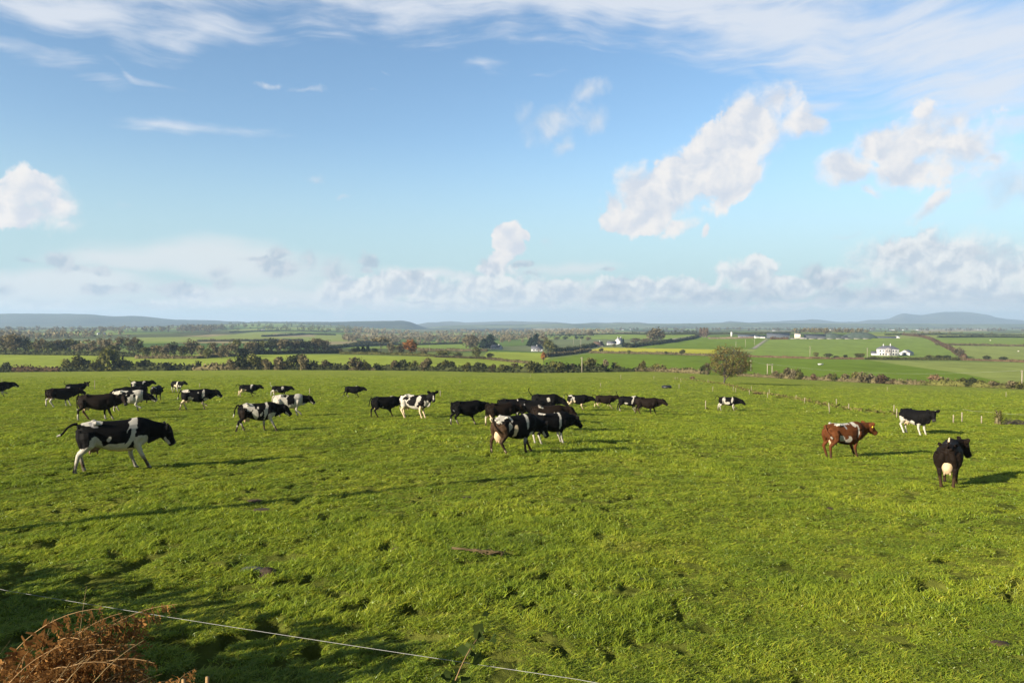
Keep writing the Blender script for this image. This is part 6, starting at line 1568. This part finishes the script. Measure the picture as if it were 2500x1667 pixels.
# ------------------------------------------------------------------ small things lying in the grass
M_DUNG = simple("dung", (.045, .030, .016), .85, .35, 12.0, .6); M_SOIL = simple("red_soil", (.060, .038, .018), .95, .3, 12.0, .6); M_SLAB = simple("grey_slate_slab", (.075, .072, .075), .8, .2, 6.0, .3)
def pat(name, x, y, w, l, h, mat, label, cat, seed, rz=0.0):
    g = pix(x, y); r = np.random.default_rng(seed); n = 22; V = [(0, 0, h)]; T = []; Q = []
    for i in range(1, 5):
        for j in range(n):
            a = 2*math.pi*j/n; k = (i/4)*(1 + .28*(vnoise2(np.array([math.cos(a)*1.6 + seed]), np.array([math.sin(a)*1.6]), seed)[0] - .5)); V.append((w/2*k*math.cos(a), l/2*k*math.sin(a), h*(1 - (i/4)**2.2)*r.uniform(.8, 1.15) - (.05 if i == 4 else 0)))
    for j in range(n): T.append((0, 1+j, 1+(j+1) % n))
    for i in range(3):
        for j in range(n): Q.append((1+i*n+j, 1+(i+1)*n+j, 1+(i+1)*n+(j+1) % n, 1+i*n+(j+1) % n))
    o = put(name, fmesh(name, V, Q, T, True), mat); o.location = (g.x, g.y, float(g.z + lump(np.array([g.x]), np.array([g.y]))[0]) + .012); o.rotation_euler = (0, 0, rz); tag(o, label, cat)
pat("slate_slab", 612, 1391, .46, .30, .045, M_SLAB, "flat dark grey slab lying in the grass below the middle left", "slab", 3)
pat("mole_hill", 648, 1399, .30, .22, .07, M_DUNG, "crumbly dark soil beside the flat grey slab", "soil", 5)
pat("bare_soil", 620, 1226, .45, .30, .03, M_SOIL, "scrape of reddish soil by the long thin shadow", "soil", 6)
pat("bare_soil", 640, 1246, .6, .35, .03, M_DUNG, "dark trodden soil patch on the long thin shadow", "soil", 7)
for i, (x, y, m, l) in enumerate(((1140, 1216, M_DUNG, "dark cow pat under the long thin shadow in the middle"), (970, 1338, M_SOIL, "reddish cow pat left of the brown stalk"), (2028, 1243, M_SOIL, "reddish brown cow pat in front of the red brown cow"),
        (1563, 1420, M_SOIL, "small reddish cow pat in the lower middle"), (2455, 1575, M_SOIL, "reddish cow pat at the lower right edge"))):
    pat("cow_pat", x, y, .26, .24, .025, m, l, "cow pat", 20 + i, i*.7)
def stalk():
    a, b = pix(1092, 1350), pix(1228, 1362); mb = MB(); r = np.random.default_rng(8)
    for q in range(5):
        t0 = r.uniform(0, .5); P = [a.lerp(b, t0 + (1 - t0)*k/8) + Vector((r.normal()*.012, r.normal()*.02, .075 + r.uniform(0, .03))) for k in range(9)]; mb.tube([tuple(p) for p in P], [.011]*8 + [.004], 5)
    for q in range(26):
        p = a.lerp(b, r.uniform(.55, 1)); mb.tube([tuple(p + Vector((r.normal()*.05, r.normal()*.05, .06))), tuple(p + Vector((r.normal()*.07, r.normal()*.07, .10)))], [.012, .004], 5)
    tag(put("dead_dock", mb.mesh("dead_dock"), simple("dock_stalk", (.10, .07, .028), .85, .25, 9.0)), "fallen reddish brown dock stalk lying in the near grass", "stalk")
stalk()
# rough grass along the fence line
def verge():
    g = np.random.default_rng(12); path = [pix(x, y) for x, y in ((1640, 925), (1700, 929), (1770, 938), (1830, 955), (1900, 966), (1980, 981), (2080, 1001), (2200, 1014))]; P = []
    for p, q in zip(path[:-1], path[1:]):
        n = int((q - p).length*7); t = g.uniform(0, 1, n); P.append(np.array(p)[None]*(1 - t[:, None]) + np.array(q)[None]*t[:, None] + g.normal(size=(n, 3))*np.array([.5, .5, 0]))
    P = np.concatenate(P); P[:, 2] = ground(P[:, 0], P[:, 1]) + g.uniform(.02, .22, len(P)); up = np.tile(np.array([[0, 0, 1.]]), (len(P), 1)); V, Q = leaf_quads(P, g.normal(size=P.shape)*.6 + up*.2, .13, 3, 1.3)
    o = put("rough_grass", fmesh("rough_grass", V, Q), leafmat("rough_grass", (.13, .12, .035), (.21, .185, .055), 1.2, .3)); stuff(o); o["label"] = "strip of rough brownish grass along the fence line"; o["category"] = "grass"
verge()
for x, y, h, w, l in ((1728, 1001, 10, 12, "tuft of dead weed beside a fence post in the middle of the field"), (1850, 962, 6, 34, "brown bramble patch on the fence line, left one"), (1900, 972, 5, 36, "brown bramble patch on the fence line, right one"), (1692, 925, 8, 18, "dark low bush in the grass left of the lone tree")):
    bush('rust' if h < 9 else 'pale', x, y, h, w, l)
